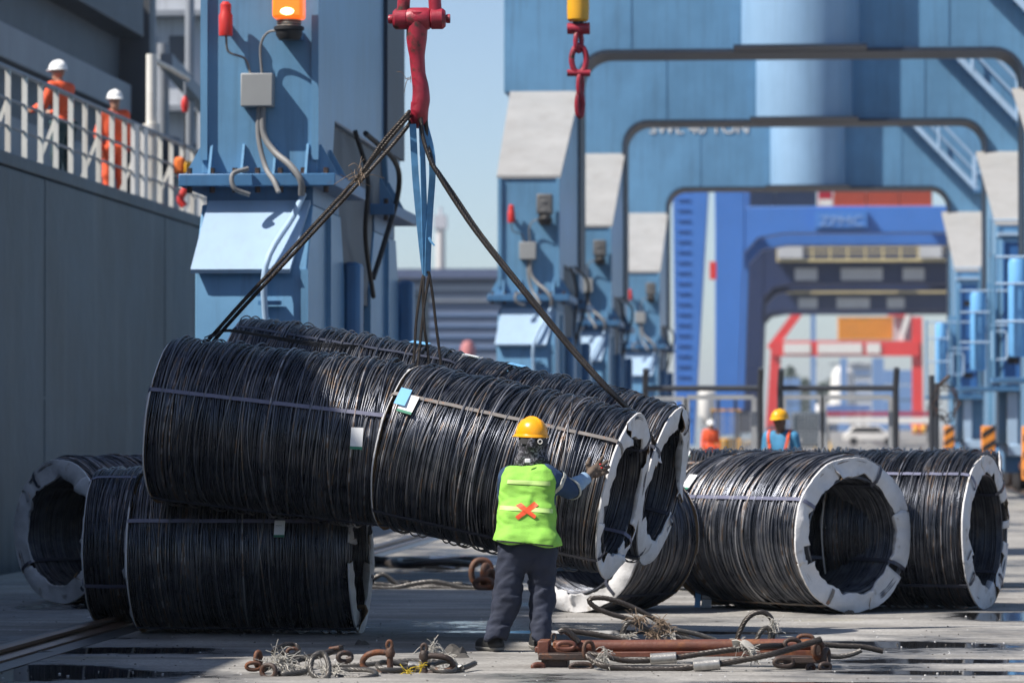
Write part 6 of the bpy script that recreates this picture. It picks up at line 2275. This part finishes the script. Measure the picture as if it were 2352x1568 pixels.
def stand(x, y, z, yaw, h=1.70, lean=0.0, arm='down'):
    """joints of a standing figure facing yaw (0 = +Y, clockwise)"""
    k = h / 1.72
    f = Vector((math.sin(yaw), math.cos(yaw), 0))
    s = Vector((math.cos(yaw), -math.sin(yaw), 0))
    o = Vector((x, y, z))

    def P(a, b, c):
        ln = lean * max(0, c - 0.9)
        return o + s * (a * k) + f * ((b + ln) * k) + Vector((0, 0, c * k))
    J = dict(hipL=P(-0.09, 0, 0.92), hipR=P(0.09, 0, 0.92), kneeL=P(-0.10, 0.03, 0.50), kneeR=P(0.10, 0.02, 0.50), ankL=P(-0.11, -0.02, 0.09), ankR=P(0.11, -0.02, 0.09),
             heelL=P(-0.11, -0.05, 0.045), heelR=P(0.11, -0.05, 0.045), toeL=P(-0.13, 0.13, 0.04), toeR=P(0.13, 0.13, 0.04), shL=P(-0.18, 0, 1.40), shR=P(0.18, 0, 1.40), head=P(0, 0.03, 1.585))
    if arm == 'down':
        J.update(elL=P(-0.24, -0.02, 1.12), elR=P(0.24, -0.02, 1.12), wrL=P(-0.25, 0.08, 0.88), wrR=P(0.25, 0.08, 0.88))
    elif arm == 'rail':
        J.update(elL=P(-0.25, 0.10, 1.16), elR=P(0.25, 0.10, 1.16), wrL=P(-0.20, 0.34, 1.10), wrR=P(0.20, 0.34, 1.10))
    return J, f


# crew on the ship
dx = at(146, 200, 53.2).x
J, f = stand(dx, 53.2, 4.77, math.radians(-60), 1.78, 0.10, 'rail')
simple_person('crewman in orange coverall and white helmet leaning on the ship railing, turned away', J, f, COVER_O, HAT_W, 'ship crew in orange', trouser_mat=M('dark_teal_trousers', (0.02, 0.05, 0.055), 0.8))
dx = at(262, 260, 57.6).x
J, f = stand(dx, 57.6, 4.77, math.radians(150), 1.74, 0.0, 'down')
simple_person('crewman in orange coverall and white helmet facing the quay beside the white gates', J, f, COVER_O, HAT_W, 'ship crew in orange')
# distant man in orange
dx = at(1632, 975, 120).x
J, f = stand(dx, 120, 0.0, math.radians(170), 1.68, 0.0, 'down')
simple_person('distant man in an orange top and white helmet behind the mesh fence', J, f, COVER_O, HAT_W, None, 0.022)
# second workman behind the coils
dx = at(1795, 1040, 52.5).x
J, f = stand(dx, 52.5, 0.0, math.radians(200), 1.74, 0.04, 'down')
J['look'] = (-0.45, -0.8, -0.25)
t2, torso2, _ = simple_person('workman in blue shirt, orange vest and yellow helmet standing behind the coils, looking down', J, f, SHIRT_B, HAT_Y, None, 0.013, skin=SKIN, trouser_mat=M('dark_work_trousers', (0.03, 0.035, 0.05), 0.8))
ch = (V3(J['shL']) + V3(J['shR'])) / 2
fv = V3(f)
sv = np.cross(fv, np.array((0, 0, 1)))
sv = sv / np.linalg.norm(sv)


def vest2(off, inner):
    def fn(P):
        q = P - ch
        x = q @ sv
        y = q @ fv
        z = P[..., 2]
        d = np.abs(torso2(P) - off) - 0.006
        d = np.maximum(d, 0.95 - z)
        d = np.maximum(d, np.abs(x) - 0.165)
        open_ = 0.035 + 0.16 * np.clip((z - (ch[2] - 0.42)) / 0.42, 0, 1) * 0.55
        d = np.maximum(d, np.where(y > 0, open_ - np.abs(x), -1))
        if inner:
            d = np.maximum(d, np.abs(np.abs(x) - (open_ + 0.062)) - 0.022)
            d = np.maximum(d, -y)
        return d
    return fn


lo, hi = bounds([J[k] for k in ('hipL', 'hipR', 'shL', 'shR')], 0.2)
sdf_object('vest', vest2(0.030, False), lo, hi, 0.011, VEST_OR, t2)
sdf_object('vest_tape', vest2(0.037, True), lo, hi, 0.010, VEST_GR, t2)

# ------------------------------------------------------------------ the man pushing the bundle
def W(u, v, Y):
    return at(u, v, Y)


YM = 27.22
gl, gr = gz(1132, 1494), gz(1236, 1490)
J = dict(hipL=W(1183, 1262, YM + 0.06), hipR=W(1240, 1264, YM + 0.06), kneeL=W(1163, 1378, YM + 0.06), kneeR=W(1246, 1380, YM + 0.10), ankL=Vector((gl.x, gl.y, 0.095)), ankR=Vector((gr.x, gr.y, 0.095)),
         heelL=Vector((gl.x + 0.03, gl.y - 0.04, 0.045)), heelR=Vector((gr.x + 0.01, gr.y - 0.06, 0.045)), toeL=Vector((gl.x - 0.085, gl.y + 0.10, 0.04)), toeR=Vector((gr.x - 0.03, gr.y + 0.13, 0.04)),
         shL=W(1168, 1094, YM + 0.20), shR=W(1260, 1096, YM + 0.14), elL=W(1165, 1142, YM + 0.42), elR=W(1307, 1124, YM + 0.24), wrL=W(1200, 1120, YM + 0.52), wrR=W(1346, 1098, YM + 0.42), head=W(1221, 1018, YM + 0.20))
FW = (-0.28, 0.96)
# where the palm meets the wire
man = thing('person', 'workman in lime vest and golden helmet pushing the lifted coil with his gloved hand', 'person', Vector(((gl.x + gr.x) / 2, (gl.y + gr.y) / 2, 0)))
torso, neck, legs, arms, feet = body_parts(J, FW)
YHD = 27.70
kn = [W(1372, 1068, YHD), W(1377, 1073, YHD), W(1378, 1081, YHD), W(1376, 1088, YHD)]
tips = [W(1384, 1050, YHD + 0.015), W(1395, 1059, YHD + 0.015), W(1398, 1072, YHD + 0.015), W(1395, 1084, YHD + 0.015)]
thumb = [W(1354, 1080, YHD), W(1350, 1066, YHD - 0.01), W(1354, 1053, YHD + 0.01)]
hand = hand_field(J['wrR'], W(1362, 1082, YHD - 0.01), kn, tips, thumb, 0.0105, (0, 0.012, 0))
hl, _c = relaxed_hand(J['wrL'], J['elL'], (0.2, 1), -1)
head = head_field(J['head'], FW)
body = smin([torso, neck, legs['L'], legs['R'], arms['L'], arms['R'], feet['L'], feet['R'], hand, hl, head], 0.018)
allp = [J[k] for k in ('hipL', 'hipR', 'kneeL', 'kneeR', 'ankL', 'ankR', 'toeL', 'toeR', 'shL', 'shR', 'elL', 'elR', 'wrL', 'wrR', 'head')] + tips
lo, hi = bounds(allp, 0.2)
sdf_object('body', body, lo, hi, 0.012, SKIN, man)

JEANS = M('navy_work_trousers', (0.020, 0.026, 0.048), 0.85, 0, 0.22, 7, bump=0.003, bscale=45)
JACKET = M('denim_blue_jacket', (0.022, 0.055, 0.125), 0.85, 0, 0.25, 7, bump=0.003, bscale=45)
SLEEVE = M('pale_blue_sleeve', (0.24, 0.36, 0.50), 0.85, 0, 0.15, 14, bump=0.003, bscale=45)
GLOVE = M('soiled_brown_glove', (0.115, 0.085, 0.065), 0.9, 0, 0.35, 25, bump=0.004, bscale=120)
LIME = M('lime_mesh_vest', (0.26, 0.57, 0.075), 0.8, 0, 0.16, 6, bump=0.003, bscale=130)
TAPE_X = M('orange_tape', (0.85, 0.10, 0.03), 0.45, 0, 0.06, 10)
TAPE_G = M('reflective_strip', (0.45, 0.45, 0.40), 0.45, 0, 0.1, 10)


def scarf_mat():
    m = M('patterned_scarf', (0.03, 0.03, 0.035), 0.85, 0, 0.2, 10)
    nt = m.node_tree
    N, Lk = nt.nodes, nt.links
    tc = N.new('ShaderNodeTexCoord')
    n = N.new('ShaderNodeTexNoise')
    n.inputs['Scale'].default_value = 26
    n.inputs['Detail'].default_value = 3
    n.inputs['Distortion'].default_value = 2.2
    Lk.new(tc.outputs['Object'], n.inputs['Vector'])
    r = N.new('ShaderNodeValToRGB')
    e = r.color_ramp.elements
    e[0].position, e[0].color = 0.50, (0.022, 0.022, 0.028, 1)
    e[1].position, e[1].color = 0.60, (0.20, 0.20, 0.23, 1)
    Lk.new(n.outputs[0], r.inputs[0])
    Lk.new(r.outputs[0], N['Principled BSDF'].inputs['Base Color'])
    return m


SCARF = scarf_mat()
# trousers: loose, creased at the knees and bunched over the shoes
tl = smin([cap(J['hipL'], J['kneeL'], 0.112, 0.092), cap(J['kneeL'], W(1138, 1470, YM + 0.02), 0.092, 0.078)], 0.05)
tr = smin([cap(J['hipR'], J['kneeR'], 0.110, 0.086), cap(J['kneeR'], W(1243, 1468, YM + 0.03), 0.086, 0.072)], 0.05)
seat = smin([cap(W(1184, 1250, YM + 0.05), W(1240, 1252, YM + 0.05), 0.112, 0.110, ((0, 1, 0), 0.95)), cap(W(1190, 1276, YM + 0.07), W(1234, 1277, YM + 0.07), 0.118, 0.116, ((0, 1, 0), 0.95))], 0.04)
tro = smin([tl, tr, seat], 0.030)
f1, f2, f3 = wob(1, 22, 0.007, 5, (1, 1, 0.55)), wob(2, 60, 0.0035, 5, (0.7, 0.7, 1.4)), wob(8, 95, 0.0028, 4, (0.2, 0.2, 1.5))


def trousers(P):
    z = P[..., 2]
    knee = np.exp(-((z - 0.47) / 0.16) ** 2) + np.exp(-((z - 0.18) / 0.13) ** 2) + 0.6 * np.exp(-((z - 0.72) / 0.08) ** 2)
    d = tro(P) + f1(P) + f2(P) * (0.4 + knee) + f3(P) * knee
    d = np.maximum(d, z - 0.80)
    hem = 0.085 + 0.02 * np.sin(P[..., 0] * 30) + 0.012 * np.sin(P[..., 1] * 40)
    return np.maximum(d, hem - z)


l2, h2 = bounds([J[k] for k in ('hipL', 'hipR', 'kneeL', 'kneeR', 'ankL', 'ankR')], 0.2)
sdf_object('trousers', trousers, l2, h2, 0.0095, JEANS, man)
for k in 'LR':
    l3, h3 = bounds([J['ank' + k], J['toe' + k], J['heel' + k]], 0.085)
    fk = feet[k]
    sh = sdf_object('shoe', lambda P, fk=fk: np.maximum(fk(P) - 0.012, 0.022 - P[..., 2]), l3, h3, 0.008, SHOE, man)
    sh['_origin'] = man['_origin']
    sdf_object('sole', lambda P, fk=fk: np.maximum(np.maximum(fk(P + np.array((0, 0, -0.03), np.float32) * 0) - 0.018, P[..., 2] - 0.028), 0.003 - P[..., 2]), l3, h3, 0.006, SOLE, sh)
# jacket with sleeves
upj = smin([torso, cap(J['shL'], J['elL'], 0.068, 0.060), cap(J['shR'], J['elR'], 0.076, 0.064), cap(J['elL'], J['wrL'], 0.062, 0.045)], 0.035)
elR, wrR = V3(J['elR']), V3(J['wrR'])
g1, g2 = wob(11, 34, 0.006), wob(12, 80, 0.003)


def jacket(P):
    d = upj(P) - 0.006 + g1(P) + g2(P)
    d = np.maximum(d, 0.745 - P[..., 2])
    nk = V3(J['head']) - np.array((0, 0, 0.105))
    return np.maximum(d, 0.06 - np.sqrt(((P - nk) ** 2).sum(-1)))


lj, hj = bounds([J[k] for k in ('hipL', 'hipR', 'shL', 'shR', 'elL', 'elR', 'wrL')], 0.17)
sdf_object('jacket', jacket, lj, hj, 0.0105, JACKET, man)
slv = cap(elR * 0.86 + wrR * 0.14, wrR * 0.92 + elR * 0.08, 0.062, 0.046)
cuf = cap(elR * 0.93 + wrR * 0.07, elR * 0.86 + wrR * 0.14, 0.079, 0.077)
g3 = wob(14, 75, 0.004)
ls, hs_ = bounds([J['elR'], J['wrR']], 0.12)
dR = (wrR - elR) / np.linalg.norm(wrR - elR)
sdf_object('sleeve', lambda P: np.maximum(slv(P) + g3(P), (P - wrR) @ dR - 0.0), ls, hs_, 0.007, SLEEVE, man)
sdf_object('sleeve_tape', lambda P: np.maximum(np.abs(cuf(P) - 0.001 + g1(P) * 0.6) - 0.004, np.abs((P - (elR * 0.9 + wrR * 0.1)) @ dR) - 0.014), ls, hs_, 0.006, TAPE_G, man)
sR = V3(J['shR'])
dU = (elR - sR) / np.linalg.norm(elR - sR)
upper = cap(J['shR'], J['elR'], 0.076, 0.064)
l4, h4 = bounds([J['shR'], J['elR']], 0.14)
sdf_object('sleeve_tape', lambda P: np.maximum(np.abs(upper(P) - 0.016 + g1(P)) - 0.004, np.abs((P - (sR * 0.62 + elR * 0.38)) @ dU) - 0.016), l4, h4, 0.006, TAPE_G, man)
# glove
lg, hg = bounds(tips + [J['wrR'], thumb[2]], 0.05)
gw = wob(21, 150, 0.0012)
cufg = cap(wrR - dR * 0.01, wrR + dR * 0.022, 0.036, 0.031)
sdf_object('glove', lambda P: smin([hand, cufg], 0.008)(P) - 0.003 + gw(P), lg, hg, 0.0034, GLOVE, man)
for p in (W(1379, 1066, YHD - 0.018), W(1382, 1074, YHD - 0.018)):
    sdf_object('red_knit', ell(p, 0.009, 0.006, 0.006), V3(p) - 0.02, V3(p) + 0.02, 0.003, RED, man)
# vest
nkc = V3(J['head']) - np.array((0, 0, 0.10))
vbody = smin([torso, cap(W(1186, 1250, YM + 0.05), W(1238, 1250, YM + 0.05), 0.142, 0.142, ((0, 1, 0), 0.98)), cap(W(1190, 1190, YM + 0.08), W(1234, 1190, YM + 0.08), 0.118, 0.118, ((0, 1, 0), 0.9)), cap(W(1188, 1112, YM + 0.15), W(1240, 1112, YM + 0.13), 0.092, 0.092, ((0, 1, 0), 0.95))], 0.05)
h1, h3_, h4_ = wob(31, 18, 0.0045, 5, (1, 1, 0.5)), wob(32, 42, 0.0042, 5, (1, 1, 0.5)), wob(33, 95, 0.0022, 5, (0.6, 0.6, 1.3))


def vest(P):
    z = P[..., 2]
    x = P[..., 0]
    d = vbody(P) - 0.018 + h1(P) + h3_(P) + h4_(P)
    hemz = 0.755 - 0.22 * (x - float(man.location.x)) * 0.35 + 0.01 * np.sin(x * 24)
    d = np.maximum(d, hemz - z)
    for k, rr_ in (('shL', 0.088), ('shR', 0.088)):
        s = V3(J[k])
        out = -1.0 if k == 'shL' else 1.0
        a_ = s + np.array((out * 0.062, 0, 0.03), np.float32)
        b_ = s + np.array((out * 0.085, 0.0, -0.17), np.float32)
        d = np.maximum(d, -(cap(a_, b_, 0.062, 0.055)(P)))
    d = np.maximum(d, 0.078 - np.sqrt(((P - nkc) ** 2).sum(-1)))
    return d


lv, hv = bounds([J[k] for k in ('hipL', 'hipR', 'shL', 'shR')], 0.2)
vst = sdf_object('vest', vest, lv, hv, 0.0085, LIME, man)
vst['_origin'] = man['_origin']
ob = np.array(man['_origin'])
bv = BVHTree.FromPolygons([tuple(np.array(v.co) + ob) for v in vst.data.vertices], [tuple(p.vertices) for p in vst.data.polygons])


def decal(name, quad_px, mat, parent, off=0.004, n=(18, 5), root=None):
    """thin strip lying on the vest, its corners given as they show on the man's back"""
    b = MB()
    nu, nv = n
    vs, fs = [], []
    a, b_, c_, d_ = quad_px
    for layer in (off, off + 0.003):
        for i in range(nu + 1):
            for j in range(nv + 1):
                s, q = i / nu, j / nv
                u = (a[0] * (1 - s) + b_[0] * s) * (1 - q) + (d_[0] * (1 - s) + c_[0] * s) * q
                v = (a[1] * (1 - s) + b_[1] * s) * (1 - q) + (d_[1] * (1 - s) + c_[1] * s) * q
                dr = ray(u, v).normalized()
                hit = bv.ray_cast(CAM_P, dr)
                p = hit[0] if hit[0] is not None else at(u, v, YM)
                vs.append(p - dr * layer)
    m_ = (nu + 1) * (nv + 1)
    for i in range(nu):
        for j in range(nv):
            k0 = i * (nv + 1) + j
            q = (k0, k0 + 1, k0 + nv + 2, k0 + nv + 1)
            fs.append(tuple(m_ + x for x in q))
            fs.append(q[::-1])
    b.add(vs, fs)
    return b.build(name, mat, parent, sharp=0)


decal('tape_cross_arm', [(1227, 1151), (1237, 1160), (1190, 1193), (1183, 1186)], TAPE_X, vst, 0.003)
decal('tape_cross_arm', [(1184, 1160), (1197, 1154), (1232, 1184), (1228, 1191)], TAPE_X, vst, 0.0075)
VT = M('pale_lime_strip', (0.50, 0.72, 0.22), 0.6, 0, 0.08, 9)
decal('vest_strip', [(1166, 1101), (1264, 1105), (1264, 1115), (1164, 1110)], VT, vst, 0.002, (30, 3))
decal('vest_strip', [(1148, 1160), (1270, 1168), (1270, 1178), (1147, 1170)], VT, vst, 0.0015, (30, 3))
decal('vest_hem', [(1140, 1239), (1271, 1252), (1271, 1255), (1140, 1243)], BLACK, vst, 0.003, (30, 2))
# head scarf, helmet, strap and knob
hd = V3(J['head'])
k1, k2 = wob(41, 45, 0.006), wob(42, 110, 0.003)
fwv = V3((FW[0], FW[1], 0))
sc = smin([head, cap(hd + np.array((0, -0.01, -0.02)), nkc + np.array((0, 0.0, -0.02)), 0.083, 0.082), cap(nkc + np.array((-0.05, 0, -0.03)), nkc + np.array((0.05, 0, -0.03)), 0.065, 0.065)], 0.03)


def scarf(P):
    d = sc(P) - 0.010 + k1(P) + k2(P)
    d = np.maximum(d, P[..., 2] - (hd[2] + 0.06))
    return np.maximum(d, (nkc[2] - 0.075) - P[..., 2])


lc, hc_ = bounds([J['head'], nkc], 0.15)
sdf_object('head_scarf', scarf, lc, hc_, 0.0062, SCARF, man)
hat, HP = hard_hat(man, Vector(J['head']) + Vector((0.0, 0.0, 0.052)), (-0.75, 0.66), HAT_O, 0.112, 0.05, 0.036)
hat['_origin'] = man['_origin']
b = MB()
pts = []
for i in range(25):
    a = math.pi * 1.0 + math.pi * i / 24
    pts.append(HP(0.108 * math.cos(a), 0.118 * math.sin(a), -0.03 - 0.012 * math.sin(math.pi * i / 24)))
b.sweep(pts, [(-0.02, -0.003), (0.02, -0.003), (0.02, 0.003), (-0.02, 0.003)], lambda i, p, t_: (p - Vector(J['head'])).normalized())
b.build('headband', BLACK, hat)
kc = W(1241, 1014, YM + 0.08)
kb = MB().revolve([(0, -0.010), (0.022, -0.010), (0.025, 0), (0.022, 0.012), (0, 0.012)], kc, 'y', 20).build('adjuster_knob', BLACK, hat)
MB().tube([kc + Vector((0.015 * math.cos(i * 0.35), -0.012, 0.015 * math.sin(i * 0.35))) for i in range(18)], 0.0032, 8, True).build('knob_ring', WHITEP, hat)
pb = W(1212, 1058, YM + 0.05)
MB().box((pb.x - 0.02, pb.y - 0.006, pb.z - 0.014), (pb.x + 0.02, pb.y + 0.004, pb.z + 0.016)).build('collar_tag', TAGW, man, bevel=0.006)

# ------------------------------------------------------------------ tidy
for o in bpy.data.objects:
    if '_origin' in o:
        del o['_origin']
# ------------------------------------------------------------------ sea air over the whole harbour
hz = bpy.data.materials.new('sea_haze')
hz.use_nodes = True
nt = hz.node_tree
nt.nodes.remove(nt.nodes['Principled BSDF'])
pv = nt.nodes.new('ShaderNodeVolumePrincipled')
pv.inputs['Color'].default_value = (0.86, 0.92, 1.0, 1)
pv.inputs['Density'].default_value = 0.00016
pv.inputs['Anisotropy'].default_value = 0.2
nt.links.new(pv.outputs[0], nt.nodes['Material Output'].inputs['Volume'])
b = MB()
b.box((-1000, -45, -5.2), (1000, 4600, 60))
o = b.build('haze', hz, sharp=0)
tag(o, 'thin pale sea haze filling the harbour air', 'haze', kind='stuff')
